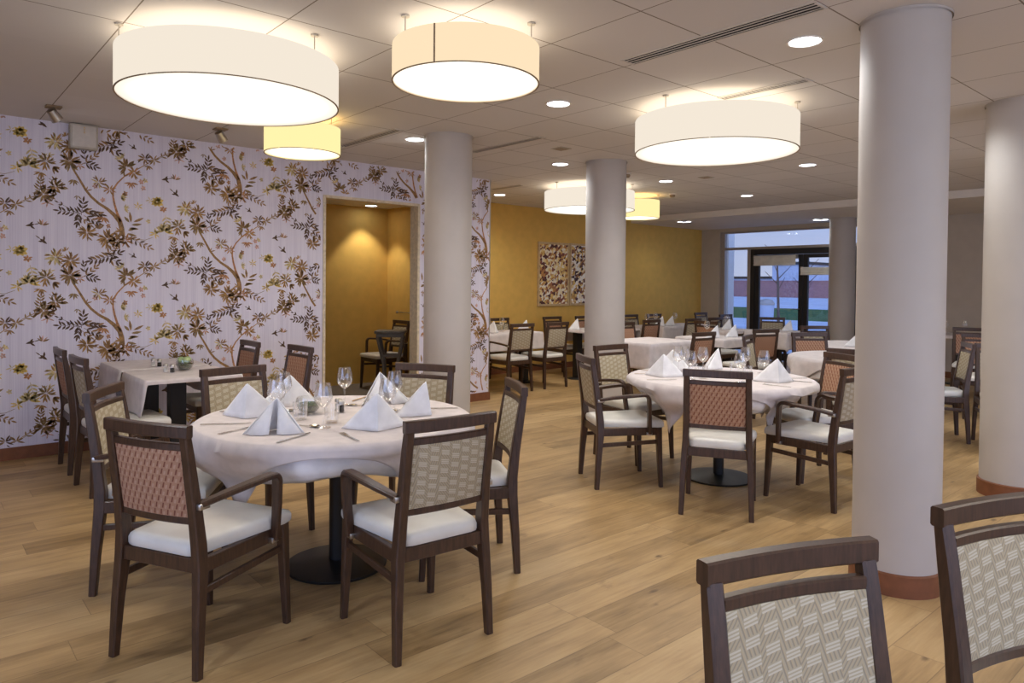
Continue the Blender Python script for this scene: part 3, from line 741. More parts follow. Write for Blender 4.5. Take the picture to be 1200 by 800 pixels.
# ------------------------------------------------------------------ chairs
def make_chair(fab, arms):
    root = empty('armchair' if arms else 'dining_chair', (0, 0, 0))
    W_ = M['wood']
    def part(name, bm, mat=W_, par=root, sm=35): return link(name, bm, mat, par, sm)
    for s in (-1, 1):
        bm = NB(); sweep(bm, [(s*.209, -.242, 0), (s*.203, -.231, .2), (s*.194, -.216, .385), (s*.188, -.217, .47), (s*.185, -.232, .60), (s*.183, -.262, .80), (s*.182, -.274, .873)],
                         [.030, .034, .038, .038, .037, .036, .036], [.032, .040, .050, .050, .044, .036, .030], (1, 0, 0), .005)
        part('back_post', bm)
        bm = NB(); sweep(bm, [(s*.213, .228, 0), (s*.208, .216, .22), (s*.204, .208, .424)], [.028, .035, .040], [.028, .036, .042], (1, 0, 0), .005)
        part('leg', bm)
        bm = NB(); sweep(bm, [(s*.201, -.216, .305), (s*.205, .205, .322)], .018, .028, (1, 0, 0), .003); part('stretcher', bm)
    bm = NB()
    sweep(bm, [(-.176, -.216, .395), (.176, -.216, .395)], .026, .054, (0, 1, 0), .003)
    sweep(bm, [(-.19, .212, .397), (.19, .212, .397)], .026, .054, (0, 1, 0), .003)
    for s in (-1, 1): sweep(bm, [(s*.197, -.20, .396), (s*.206, .20, .397)], .026, .054, (1, 0, 0), .003)
    part('seat_frame', bm)
    # upholstered seat
    bm = NB(); nx, ny = 12, 12; g = {}
    def seat_xy(u, v):
        y = -.228+.478*v; hw = .172+.056*min(1, max(0, (v-.06)*1.2)) if v > .06 else .165
        return u*hw, y
    prof = [(.985, .425), (1.0, .435), (1.0, .455), (.975, .469)]
    rings = []
    cor = []
    per = [(-1+2*i/10, 0) for i in range(10)]+[(1, j/10) for j in range(10)]+[(1-2*i/10, 1) for i in range(10)]+[(-1, 1-j/10) for j in range(10)]
    for k, zz in prof:
        ring = []
        for u, v in per:
            x, y = seat_xy(u, v); cx, cy = 0, .01
            fx = 1.0
            if abs(u) == 1 and v in (0, 1): fx = .97
            ring.append(bm.verts.new((cx+(x-cx)*k*fx, cy+(y-cy)*k*fx, zz)))
        rings.append(ring)
    for q, zz in ((.86, .477), (.6, .483), (.3, .486)):
        ring = []
        for u, v in per:
            x, y = seat_xy(u, v); ring.append(bm.verts.new((x*q, .01+(y-.01)*q, zz)))
        rings.append(ring)
    m = len(per)
    for a, b in zip(rings, rings[1:]):
        for j in range(m): bm.faces.new((a[j], a[(j+1) % m], b[(j+1) % m], b[j]))
    c = bm.verts.new((0, .01, .487))
    for j in range(m): bm.faces.new((rings[-1][j], rings[-1][(j+1) % m], c))
    bm.faces.new(rings[0][::-1])
    part('seat', bm, M['vinyl'], root, 60)
    # back rails, slightly bowed backwards
    def bow(z0, z1, half, yc, t, name, depth=.014):
        bm = NB(); path = []
        for i in range(9):
            u = -1+2*i/8; path.append((u*half, yc-depth*(1-u*u), (z0+z1)/2))
        sweep(bm, path, z1-z0, t, (0, 0, 1), .004); return part(name, bm)
    bow(.868, .914, .203, -.274, .032, 'top_rail'); bow(.820, .847, .168, -.265, .024, 'back_rail'); bow(.546, .574, .170, -.223, .026, 'back_rail')
    bm = NB(); n1, n2 = 10, 8; A = {}
    for side in (0, 1):
        for i in range(n1+1):
            for j in range(n2+1):
                u, v = -1+2*i/n1, j/n2
                y = -.225+(-.263+.225)*v - .014*(1-u*u)
                puff = .006*(1-u**4)*(1-(2*v-1)**4)
                A[side, i, j] = bm.verts.new((u*.1665, y+(.010+puff)*(1 if side else -1), .572+.250*v))
    for side in (0, 1):
        for i in range(n1):
            for j in range(n2): bm.faces.new((A[side, i, j], A[side, i+1, j], A[side, i+1, j+1], A[side, i, j+1]))
    for i in range(n1):
        for j in (0, n2): bm.faces.new((A[0, i, j], A[0, i+1, j], A[1, i+1, j], A[1, i, j]))
    for j in range(n2):
        for i in (0, n1): bm.faces.new((A[0, i, j], A[0, i, j+1], A[1, i, j+1], A[1, i, j]))
    part('back_panel', bm, fab, root, 60)
    if arms:
        for s in (-1, 1):
            pts = [(s*.206, -.232, .622), (s*.232, -.14, .640), (s*.252, -.02, .654), (s*.262, .065, .661)]
            cx, cz, rr = .075, .616, .046
            for k in range(1, 6):
                a = R(90-18*k); pts.append((s*(.264-.002*k), .072+rr*math.cos(a), .616+rr*math.sin(a)))
            pts += [(s*.250, .122, .54), (s*.240, .128, .46), (s*.232, .132, .385)]
            bm = NB(); sweep(bm, pts, [.030, .040, .046, .046]+[.044]*5+[.040, .036, .034], [.020, .022, .022, .022]+[.022]*5+[.024, .026, .026], (1, 0, 0), .005)
            ar = part('armrest', bm)
            bm = NB(); box(bm, min(s*.196, s*.222), max(s*.196, s*.222), -.243, -.196, .606, .628, .003); link('bracket', bm, M['clip'], ar, 40)
            bm = NB(); box(bm, min(s*.214, s*.238), max(s*.214, s*.238), .112, .150, .372, .394, .003); link('bracket', bm, M['clip'], ar, 40)
    return root
PROTO = {('T', 1): make_chair(M['fab_t'], True), ('B', 1): make_chair(M['fab_b'], True), ('T', 0): make_chair(M['fab_t'], False), ('B', 0): make_chair(M['fab_b'], False)}
used = set()
def chair(fab, arms, x, y, deg, label, group):
    k = (fab, arms)
    if k in used: o = copy_thing(PROTO[k])
    else: o = PROTO[k]; used.add(k)
    o.location = (x, y, 0); o.rotation_euler = (0, 0, R(deg))
    return tag(o, label, 'chair', group)
T1, T2, T10, T12 = (1.66, 3.26), (4.60, 2.96), (7.10, 2.98), (8.66, 3.60)
G1, G2 = 'chairs around the near round table', 'chairs around the second round table'
chair('T', 1, .916, 2.917, -63, 'dark armchair with terracotta back, near left of the near round table', G1)
chair('B', 1, 1.616, 2.477, -3.7, 'dark armchair with beige woven back turned to us at near round table', G1)
chair('B', 1, .965, 3.676, -122, 'beige-backed armchair seen side-on just behind the terracotta armchair, near round table', G1)
chair('B', 0, 1.542, 4.007, 188, 'beige-backed chair facing us between near round table and square wall tables', G1)
chair('B', 0, 2.273, 3.613, 120, 'beige-backed chair facing us beside the wallpaper-side column', G1)
chair('B', 0, 2.181, 2.901, 62, 'beige-backed chair seen edge-on, right side of the near round table', G1)
chair('T', 0, 3.993, 2.567, -60.5, 'terracotta-backed chair without arms, back to us, at the second round table', G2)
chair('B', 1, 3.981, 3.381, -120.6, 'beige-backed armchair seen from its side, left of the second round table', G2)
chair('B', 1, 4.621, 3.781, 177.5, 'beige-backed armchair facing us, far left of the second round table', G2)
chair('B', 1, 4.666, 2.264, -1.5, 'armchair half hidden by the thick column, near right of second round table', G2)
chair('T', 1, 5.24, 2.578, 63, 'terracotta-fronted armchair at the far right of the second round table', G2)
G3 = 'chairs in the foreground'
chair('B', 0, 1.204, .42, 158.3, 'foreground chair with beige woven back facing us, left of the cropped one', G3)
chair('B', 0, 1.915, .262, 160, 'foreground chair with beige woven back facing us, cut by the right edge', G3)
G4 = 'chairs at the square tables by the papered wall'
chair('T', 0, 1.168, 6.203, -90, 'leftmost chair by the papered wall, terracotta panel, at the rear square table', G4)
chair('B', 0, 1.168, 5.482, -87, 'beige-panelled chair left of the front square table by the papered wall', G4)
chair('T', 0, 2.01, 6.115, 90, 'terracotta chair right of the rear square table by the papered wall', G4)
chair('T', 0, 2.156, 5.411, 92, 'terracotta chair right of the front square table, beside the ochre doorway', G4)
G5 = 'chairs along the ochre wall'
chair('B', 1, 6.184, 7.225, 0, 'armchair with olive beige back to us, nearest the papered corner', G5)
chair('B', 0, 6.848, 7.236, 0, 'armless chair with olive beige back to us, left of the painting-side column', G5)
chair('T', 0, 7.99, 7.98, 180, 'terracotta chair facing us under the first painting', G5)
chair('B', 0, 6.917, 8.03, 182, 'chair facing us behind the napkins near the papered corner', G5)
chair('T', 0, 8.67, 7.92, 180, 'terracotta chair facing us, cut off by the painting-side column', G5)
G6 = 'chairs at the tables in the far half of the room'
chair('T', 0, 6.80, 4.85, -2, 'terracotta-backed chair in front of the bare square table', G6)
chair('T', 0, 8.03, 4.75, -16, 'terracotta-backed chair at the square table before the left door leaf', G6)
chair('T', 0, 7.60, 3.64, 141, 'terracotta-backed chair with napkin-laden round table to its right', G6)
chair('B', 0, 9.08, 4.28, 146, 'olive chair facing us behind the napkins of the farther round table', G6)
chair('B', 0, 6.85, 3.76, -161, 'narrow edge-on beige chair behind the wine glasses of second round table', G6)
chair('B', 0, 6.25, 2.66, -75, 'beige-backed chair right behind the terracotta armchair, by the thick column', G6)
chair('B', 0, 7.48, 2.47, 30, 'chair seen side-on in the gap between the two right-hand columns', G6)
chair('B', 0, 7.53, 1.90, 115, 'beige chair facing us behind the side-on chair between the columns', G6)
chair('T', 0, 7.66, 6.18, 180, 'terracotta chair on the far side of the bare square table', G6)
chair('T', 0, 9.30, 6.05, -90, 'terracotta chair left of the far long table by the side window', G6)
chair('B', 0, 10.96, 6.07, 119, 'beige chair facing us in front of the left glass door leaf', G6)
chair('B', 0, 11.55, 7.05, 180, 'chair with only its top rail showing before the left door post', G6)
chair('B', 0, 9.56, 6.92, 0, 'dark-backed chair before the far table laid with napkins', G6)
chair('B', 0, 10.25, 6.97, 2, 'chair with its back to us just before the narrow side window', G6)
chair('B', 0, 11.9, 7.83, 180, 'farthest chair, near where ochre wall meets beige pier', G6)
chair('T', 0, 8.63, 7.02, 0, 'chair turned away, just right of the painting-side column', G6)
chair('B', 0, 9.8, 7.86, 180, 'pale-panelled chair facing us at the far ochre wall, beside the column', G6)
chair('B', 0, 10.45, 7.84, 180, 'chair facing us at the far ochre wall behind the wine glasses', G6)
chair('T', 0, 10.45, 3.02, 110, 'far terracotta chair at the right wall, seen between the columns', G6)
chair('T', 0, 9.1, 2.5, 112, 'terracotta chair just above the side-on chair between the columns', G6)
chair('B', 1, 4.97, 8.42, 90, 'armchair standing alone in the ochre niche behind the doorway', 'chair in the niche')

# ------------------------------------------------------------------ tables
ZT = 0.744
def round_table(c, label):
    o = empty('round_table', (c[0], c[1], 0)); tag(o, label, 'table', 'round pedestal tables')
    bm = NB(); lathe(bm, [(0, 0), (.245, 0), (.25, .006), (.25, .014), (.06, .034), (0, .036)], 64); link('base_plate', bm, M['black'], o, 40)
    bm = NB(); lathe(bm, [(.038, .03), (.038, .70), (.10, .716)], 32); link('pole', bm, M['black'], o, 40)
    bm = NB(); lathe(bm, [(0, .718), (.643, .718), (.646, .722), (.646, .740), (.643, ZT-.001), (0, ZT-.001)], 64); link('table_top', bm, M['wood'], o, 40)
    return o
def smooth01(t): t = max(0.0, min(1.0, t)); return t*t*(3-2*t)
def cloth_obj(name, mat, per, drop, flare, z, label, cat, group, limit=None, edge_r=.012, seg=9):
    """per: list of (x, y, nx, ny) round the edge; drop/flare: functions of index"""
    bm = NB(); n = len(per)
    cx = sum(p[0] for p in per)/n; cy = sum(p[1] for p in per)/n
    rings = []
    for q in (.25, .5, .75, .92):
        rings.append([bm.verts.new((cx+(p[0]-cx)*q, cy+(p[1]-cy)*q, z)) for p in per])
    rings.append([bm.verts.new((p[0]-p[2]*edge_r, p[1]-p[3]*edge_r, z)) for p in per])
    rings.append([bm.verts.new((p[0]-p[2]*edge_r*.3, p[1]-p[3]*edge_r*.3, z-edge_r*.3)) for p in per])
    for k in range(1, seg+1):
        t = k/seg; ring = []
        for i, p in enumerate(per):
            dz = edge_r+(drop(i)-edge_r)*t; off = flare(i, dz)
            x, y = p[0]+p[2]*off, p[1]+p[3]*off
            if limit: x, y = limit(x, y, z-dz)
            ring.append(bm.verts.new((x, y, z-dz)))
        rings.append(ring)
    c = bm.verts.new((cx, cy, z))
    for j in range(n): bm.faces.new((rings[0][j], rings[0][(j+1) % n], c))
    for a, b in zip(rings, rings[1:]):
        for j in range(n): bm.faces.new((a[j], a[(j+1) % n], b[(j+1) % n], b[j]))
    o = link(name, bm, mat, None, 70); tag(o, label, cat, group)
    md = o.modifiers.new('thickness', 'SOLIDIFY'); md.thickness = .0022; md.offset = 1
    return o
def seat_limits(c, chairs):
    L = []
    for x, y, arm in chairs:
        dx, dy = x-c[0], y-c[1]; d_ = math.hypot(dx, dy); L.append((math.atan2(dy, dx), d_, arm))
    def f(x, y, z, pad=0.0):
        r = math.hypot(x-c[0], y-c[1]); a = math.atan2(y-c[1], x-c[0])
        for ang, d_, arm in L:
            if not arm: continue
            da = abs((a-ang+PI) % (2*PI)-PI)
            half = math.atan2(.30, d_-.17)
            t = smooth01((half+.2-da)/.2)*smooth01((.708+pad*.3-z)/.045)
            r3 = min(r, max(.56-pad, (d_-.168-pad)/math.cos(min(da, half))))
            x, y = c[0]+(x-c[0])*(r+(r3-r)*t)/r, c[1]+(y-c[1])*(r+(r3-r)*t)/r
            r = r+(r3-r)*t
        k = smooth01((.65-z)/.13)
        if k <= 0: return x, y
        best = r
        for ang, d_, arm in L:
            da = abs((a-ang+PI) % (2*PI)-PI)
            df = d_-.275-pad
            half = math.atan2(.265, max(df, .1))
            if da < half+.22:
                lim = df/math.cos(min(da, half))
                t = smooth01((half+.22-da)/.22)
                best = min(best, r+(min(r, lim)-r)*t)
        r2 = r+(best-r)*k
        return c[0]+(x-c[0])*r2/r, c[1]+(y-c[1])*r2/r
    return f
def round_cloths(c, chairs, rot, lab_over, lab_under):
    n = 144; Rr = .662
    def per(rad): return [(c[0]+rad*math.cos(2*PI*i/n), c[1]+rad*math.sin(2*PI*i/n), math.cos(2*PI*i/n), math.sin(2*PI*i/n)) for i in range(n)]
    lim = seat_limits(c, chairs)
    ph = rnd.uniform(0, 6)
    def drop_u(i): a = 2*PI*i/n; return .178+.025*math.cos(4*(a-rot)+PI)+.012*math.sin(5*a+ph)
    def fl_u(i, dz): a = 2*PI*i/n; return dz*(.11+.07*math.sin(9*a+ph)+.04*math.sin(17*a))
    cloth_obj('tablecloth', M['cloth_w'], per(Rr), drop_u, fl_u, ZT+.002, lab_under, 'tablecloth', 'white undercloths', lambda x, y, z: lim(x, y, z, .04))
    def side(i):
        a = (2*PI*i/n-rot) % (PI/2); a = min(a, PI/2-a); return a      # 0 at mid side, pi/4 at corner
    def drop_o(i):
        s = side(i); hd = .705/math.cos(s)-Rr; return max(.035, hd*1.08)
    def fl_o(i, dz):
        a = 2*PI*i/n; s = side(i)/(PI/4)
        return .011+max(0, fl_u(i, min(dz, .2)))+dz*(.03+.10*s*s*(1+math.sin(14*a+ph)))
    cloth_obj('table_overlay', M['cloth'], per(Rr+.005), drop_o, fl_o, ZT+.0065, lab_over, 'tablecloth', 'linen overlays', lim)
C1s = [(.916, 2.917, 1), (1.616, 2.477, 1), (.965, 3.676, 1), (1.542, 4.007, 0), (2.273, 3.613, 0), (2.181, 2.901, 0)]
C2s = [(3.993, 2.567, 0), (3.981, 3.381, 1), (4.621, 3.781, 1), (4.666, 2.264, 1), (5.24, 2.578, 1)]
C10s = [(6.25, 2.66, 0), (7.48, 2.47, 0), (6.85, 3.76, 0), (7.62, 3.64, 0)]
C12s = [(9.08, 4.28, 0)]
round_table(T1, 'round pedestal table nearest the camera, set for six')
round_table(T2, 'second round pedestal table, left of the thick column')
round_table(T10, 'round pedestal table hidden behind the thick column')
round_table(T12, 'farther round pedestal table with stacked napkins behind the thick column')
cam_dir = math.atan2(-T1[1], -T1[0])
round_cloths(T1, C1s, cam_dir-.06, 'pinkish linen overlay on the near round table, corners hanging', 'white undercloth hanging below the overlay of the near round table')
round_cloths(T2, C2s, math.atan2(-T2[1], -T2[0])+.12, 'pinkish linen overlay on the second round table', 'white undercloth hanging below the overlay of the second round table')
round_cloths(T10, C10s, .2, 'linen overlay on the round table behind the thick column', 'white undercloth on the round table behind the thick column')
round_cloths(T12, C12s, .7, 'linen overlay on the farther round table with napkins', 'white undercloth on the farther round table with napkins')

def square_table(cx, cy, sx, sy, label, legs, group='square pedestal tables'):
    o = empty('square_table', (cx, cy, 0)); tag(o, label, 'table', group)
    for lx, ly in legs:
        bm = NB(); box(bm, lx-.055, lx+.055, ly-.05, ly+.05, .02, .716, .004); link('pedestal', bm, M['black'], o)
        bm = NB(); lathe(bm, [(0, 0), (.148, 0), (.152, .006), (.145, .014), (.08, .024), (0, .025)], 40, (lx, ly, 0)); link('base_plate', bm, M['black'], o, 40)
    bm = NB(); box(bm, -sx/2+.02, sx/2-.02, -sy/2+.02, sy/2-.02, .716, ZT-.001, .003); link('table_top', bm, M['wood'], o)
    return o
def rect_cloth(cx, cy, sx, sy, dl, dr, df, db, label, mat='cloth', z=ZT+.003, corner=0.0):
    per = []; r = .018; hx, hy = sx/2+.005, sy/2+.005; D = []
    def seg(x0, y0, x1, y1, nx, ny, d, n_):
        for i in range(n_):
            t = i/n_; per.append((x0+(x1-x0)*t, y0+(y1-y0)*t, nx, ny)); D.append((d, min(t, 1-t)))
    def arc(x, y, a0, d0, d1):
        for i in range(6):
            t = i/6; a = R(a0+90*t); per.append((x+r*math.cos(a), y+r*math.sin(a), math.cos(a), math.sin(a)))
            D.append((d0+(d1-d0)*smooth01(t)+(corner*math.sin(PI*t) if min(d0, d1) > .1 else 0), -1))
    X, Y = cx, cy
    seg(X-hx+r, Y-hy, X+hx-r, Y-hy, 0, -1, df, 24); arc(X+hx-r, Y-hy+r, -90, df, dr)
    seg(X+hx, Y-hy+r, X+hx, Y+hy-r, 1, 0, dr, 20); arc(X+hx-r, Y+hy-r, 0, dr, db)
    seg(X+hx-r, Y+hy, X-hx+r, Y+hy, 0, 1, db, 24); arc(X-hx+r, Y+hy-r, 90, db, dl)
    seg(X-hx, Y+hy-r, X-hx, Y-hy+r, -1, 0, dl, 20); arc(X-hx+r, Y-hy+r, 180, dl, df)
    n = len(per)
    return cloth_obj('tablecloth', M[mat], per, lambda i: max(D[i][0], .016), lambda i, dz: .003+dz*(.05+.035*math.sin(i*.55)), z, label, 'tablecloth', 'cloths on square tables', None, .008)
GW = 'square tables by the papered wall'
square_table(1.57, 5.54, .65, .63, 'front square table by the papered wall, bowl of green balls on it', [(-.04, 0)], GW)
square_table(1.57, 6.30, .65, .66, 'rear square table against the papered wall', [(-.06, -.1)], GW)
rect_cloth(1.57, 5.54, .65, .63, .25, .25, .030, .016, 'beige cloth on the front square table by the papered wall')
rect_cloth(1.57, 6.30, .65, .66, .25, .25, .016, .20, 'beige cloth on the rear square table by the papered wall')
tabs = [(6.40, 7.72, 1.20, .60, 'long table laid with napkins near the papered corner', [(-.35, 0), (.50, 0)], (.22, .22, .235, .2)),
        (8.25, 7.50, 1.30, .62, 'dark-sided table under the paintings, half behind the column', [(-.45, 0), (.4, 0)], (.03, .2, .03, .2)),
        (7.04, 5.53, .92, .75, 'bare cloth-covered square table behind the second round table', [(0, 0)], (.30, .28, .28, .24)),
        (8.27, 5.40, .74, .74, 'square table with two napkins before the garden door', [(0, 0)], (.10, .1, .11, .1)),
        (10.22, 7.52, 1.40, .64, 'far table with napkins and wine glasses by the ochre wall', [(-.1, -.12), (.5, -.12)], (.24, .24, .245, .24)),
        (9.98, 6.30, .66, .62, 'far square table in front of the narrow side window', [(0, 0)], (.2, .2, .05, .2)),
        (10.27, 5.60, .72, .70, 'far square table before the middle post of the garden door', [(0, 0)], (.25, .25, .25, .25)),
        (11.95, 3.65, .70, .70, 'far square table at the right wall, seen between columns', [(0, 0)], (.05, .05, .05, .05))]
for cx, cy, sx, sy, lab, legs, dr in tabs:
    square_table(cx, cy, sx, sy, lab, legs)
    rect_cloth(cx, cy, sx, sy, dr[0], dr[1], dr[2], dr[3], 'beige cloth on the '+lab.split(',')[0], corner=.0 if sx > 1 else .03)

# ------------------------------------------------------------------ tableware
ZS = ZT+.0105      # top of the linen on round tables
ZQ = ZT+.0065      # top of the cloth on square tables
def napkin_mesh():
    bm = NB()
    # outer tent: two leaning faces that meet in a rounded front ridge, open behind
    n_, m_ = 14, 9; G = {}
    apex = Vector((0, -.01, .168))
    base = []
    for i in range(n_+1):
        t = -1+2*i/n_
        x = .148*t; y = .07-.115*(1-abs(t))**0.9 if abs(t) < 1 else .075
        base.append(Vector((x, y, 0)))
    for i in range(n_+1):
        for j in range(m_+1):
            v = j/m_; p = base[i]*(1-v)+apex*v
            p.z += .008*math.sin(PI*v)*(1 if abs(-1+2*i/n_) < .7 else 0)
            G[i, j] = bm.verts.new(p)
    for i in range(n_):
        for j in range(m_): bm.faces.new((G[i, j], G[i+1, j], G[i+1, j+1], G[i, j+1]))
    # inner fold: second layer tucked inside with two rolled flaps at the back
    for s in (-1, 1):
        A = []
        for k in range(8):
            t = k/7
            A.append((Vector((s*(.135-.115*t), .074+.030*math.sin(PI*t)*.6+.02*t, 0.0)), ))
        vb = [bm.verts.new(a[0]) for a in A]
        vm = [bm.verts.new(a[0]*.5+Vector((s*.012*(k/7), .004, .160))*.5) for k, a in enumerate(A)]
        vt = [bm.verts.new(Vector((s*.004+s*.008*(k/7), -.006+.010*(k/7), .158-.012*(k/7)))) for k in range(8)]
        for a, b in ((vb, vm), (vm, vt)):
            for k in range(7): bm.faces.new((a[k], a[k+1], b[k+1], b[k]))
    bmesh.ops.remove_doubles(bm, verts=bm.verts, dist=.0008)
    return bm
NAP = None
def napkin(x, y, z, deg, label, group, sc=1.0):
    global NAP
    if NAP is None:
        o = link('folded_napkin', napkin_mesh(), M['napkin'], None, 50)
        md = o.modifiers.new('thickness', 'SOLIDIFY'); md.thickness = .004; md.offset = 1
        NAP = o
    else: o = copy_thing(NAP)
    o.location = (x, y, z+.001); o.rotation_euler = (0, 0, R(deg)); o.scale = (sc, sc, sc)
    return tag(o, label, 'napkin', group)
def wine_glass():
    o = empty('wine_glass', (0, 0, 0))
    bm = NB(); lathe(bm, [(0, .001), (.036, .001), (.034, .0025), (.010, .006), (.0045, .014), (.0042, .085), (.006, .092), (0, .094)], 24); link('stem', bm, M['glass'], o, 50)
    bm = NB(); lathe(bm, [(.004, .092), (.018, .098), (.036, .118), (.043, .136), (.040, .160), (.031, .205), (.030, .205), (.039, .160), (.042, .137), (.035, .119), (.017, .100), (0, .096)], 28); link('bowl', bm, M['glass'], o, 50)
    return o
def tumbler():
    o = link('tumbler', lathe(NB(), [(0, 0), (.030, 0), (.034, .03), (.036, .088), (.0345, .088), (.0325, .03), (.029, .008), (0, .008)], 28), M['glass'], None, 50)
    return o
GP = {}
def glass(kind, x, y, z, label, group):
    if kind not in GP: o = GP[kind] = (wine_glass() if kind == 'w' else tumbler())
    else: o = copy_thing(GP[kind])
    o.location = (x, y, z+.0005); o.rotation_euler = (0, 0, 0)
    return tag(o, label, 'wine glass' if kind == 'w' else 'tumbler', group)
def knife_bm():
    bm = NB()
    poly_extrude(bm, [(-.005, -.11), (.005, -.11), (.0055, -.03), (.004, -.012), (.008, 0), (.009, .06), (.004, .105), (-.003, .112), (-.004, .0), (-.0035, -.012), (-.0055, -.03)], .001, .004)
    return bm
def fork_bm():
    bm = NB()
    poly_extrude(bm, [(-.006, -.10), (.006, -.10), (.004, -.02), (.003, .02), (.010, .036), (.011, .05), (-.011, .05), (-.010, .036), (-.003, .02), (-.004, -.02)], .001, .0038)
    for k in range(4): box(bm, -.0105+.0063*k, -.0075+.0063*k, .05, .095, .001, .0034)
    return bm
def spoon_bm():
    bm = NB()
    poly_extrude(bm, [(-.006, -.09), (.006, -.09), (.0035, 0), (.003, .032), (-.003, .032), (-.0035, 0)], .001, .0036)
    n_, m_ = 16, 4; rings = []
    for j in range(m_+1):
        q = 1-j/m_
        if j == m_: rings.append([bm.verts.new((0, .058, .0012))]); break
        rings.append([bm.verts.new((.018*q*math.cos(2*PI*i/n_), .058+.029*q*math.sin(2*PI*i/n_), .0012+.006*q*q)) for i in range(n_)])
    for a, b in zip(rings, rings[1:]):
        for i in range(n_):
            k = (i+1) % n_
            if len(b) == 1: bm.faces.new((a[i], a[k], b[0]))
            else: bm.faces.new((a[i], a[k], b[k], b[i]))
    return bm
CP = {}
CB = {'table_knife': knife_bm, 'fork': fork_bm, 'spoon': spoon_bm}
def cutlery(kind, x, y, z, ang, label, group):
    if kind not in CP: o = CP[kind] = link(kind, CB[kind](), M['steel'], None, 40)
    else: o = copy_thing(CP[kind])
    o.location = (x, y, z); o.rotation_euler = (0, 0, ang)
    return tag(o, label, kind.replace('table_', ''), group)
def setting(c, ch, place, tname, nap_r=.45, nap_rot=0, full=True, nap=True, tumb=True, nap_sc=1.0):
    a = math.atan2(ch[1]-c[1], ch[0]-c[0]); ux, uy = math.cos(a), math.sin(a)       # towards the diner
    rx, ry = -uy, ux                                                                # diner's right-hand side is -r
    def P(r, s): return c[0]+ux*r+rx*s, c[1]+uy*r+ry*s
    g = tname
    inward = a+PI/2
    if nap:
        x, y = P(nap_r, 0); napkin(x, y, ZS, nap_rot, 'white tent-folded napkin before '+place, 'napkins on '+g, nap_sc)
    x, y = P(.50, .165); cutlery('table_knife', x, y, ZS, inward+.05, 'steel table knife at the place of '+place, 'knives on '+g)
    x, y = P(.50, -.165); cutlery('fork', x, y, ZS, inward-.05, 'steel fork at the place of '+place, 'forks on '+g)
    if full:
        x, y = P(.285, 0.03); cutlery('spoon', x, y, ZS, a+.12, 'steel dessert spoon above the napkin of '+place, 'spoons on '+g)
    x, y = P(.275, .135); glass('w', x, y, ZS, 'stemmed wine glass at the place of '+place, 'wine glasses on '+g)
    if tumb:
        x, y = P(.17, .10); glass('t', x, y, ZS, 'low clear tumbler at the place of '+place, 'tumblers on '+g)
g1 = 'the near round table'
pl1 = ['the terracotta armchair, near table', 'the back-to-us beige armchair, near table', 'the side-on armchair left of the near table', 'the chair toward the square tables, near table', 'the chair beside the column, near table', 'the edge-on right chair, near table']
rots = [148, -22, -38, -20, 175, 22]
for k, (ch, p, rt) in enumerate(zip(C1s, pl1, rots)): setting(T1, ch, p, g1, .43, rt, tumb=k not in (3, 4), nap_sc=.88 if k == 0 else 1.0)
g2 = 'the second round table'
pl2 = ['the armless terracotta chair, second table', 'the side-on left armchair, second table', 'the facing armchair, second table', 'the armchair by the thick column, second table', 'the terracotta armchair, second table']
for i, (ch, p) in enumerate(zip(C2s, pl2)):
    setting(T2, ch, p, g2, .43, [0, -60, -50, -40, 20][i], False, i in (1, 2, 3), i != 0)
napkin(T2[0]+.42, T2[1]+.30, ZS, 30, 'white tent-folded napkin at far middle of the second round table', 'napkins on '+g2)
glass('w', T2[0]-.02, T2[1]+.30, ZS, 'wine glass left of the far middle napkin, second round table', 'wine glasses on '+g2)
glass('w', T2[0]+.02, T2[1]+.16, ZS, 'wine glass at the very middle of the second round table', 'wine glasses on '+g2)

def bowl(x, y, z, label, fill):
    o = empty('glass_bowl', (x, y, z)); tag(o, label, 'bowl')
    bm = NB(); lathe(bm, [(0, 0), (.032, 0), (.056, .022), (.066, .05), (.058, .085), (.056, .085), (.063, .05), (.053, .024), (.030, .004), (0, .004)], 32); link('glass', bm, M['glass'], o, 50)
    bm = NB(); lathe(bm, [(0, .006), (.030, .006), (.051, .025), (.060, .048), (.045, .055), (0, .06)], 24); link('filling', bm, M['moss'], o, 60)
def ball(x, y, z, r, label, group):
    bm = NB(); bmesh.ops.create_uvsphere(bm, u_segments=18, v_segments=12, radius=r)
    for v in bm.verts:
        q = math.hypot(v.co.x, v.co.y)/r
        if q < .35: v.co.z *= 1-.18*(1-q/.35)
    o = link('green_apple', bm, M['green'], None, 80, (x, y, z)); tag(o, label, 'apple', group)
bowl(1.57, 3.40, ZS, 'glass bowl filled with dark green moss on the near round table', 0)
bx, by = 1.62, 5.66
bowl(bx, by, ZQ, 'glass bowl of small green apples on the front square table', 1)
for k in range(3):
    a = k*2*PI/3+.5; ball(bx+.027*math.cos(a), by+.027*math.sin(a), ZQ+.078, .026, 'small pale green apple in the bowl on the square table', 'apples in the glass bowl')
def shaker(x, y, z, pepper, label):
    o = empty('pepper_shaker' if pepper else 'salt_shaker', (x, y, z)); tag(o, label, 'shaker')
    bm = NB(); lathe(bm, [(0, 0), (.018, 0), (.020, .01), (.017, .045), (0, .046)], 20); link('glass_body', bm, M['glass'], o, 50)
    bm = NB(); lathe(bm, [(0, .003), (.0155, .003), (.0165, .011), (.0145, .034), (0, .035)], 16); link('contents', bm, M['grain_b' if pepper else 'grain_w'], o, 50)
    bm = NB(); lathe(bm, [(.0185, .044), (.018, .056), (.012, .063), (0, .065)], 20); link('cap', bm, M['clip'], o, 50)
shaker(1.735, 3.40, ZS, False, 'salt shaker beside the moss bowl on the near round table')
shaker(1.715, 3.33, ZS, True, 'pepper shaker beside the moss bowl on the near round table')
shaker(1.475, 5.62, ZQ, False, 'salt shaker beside the apple bowl on the front square table')
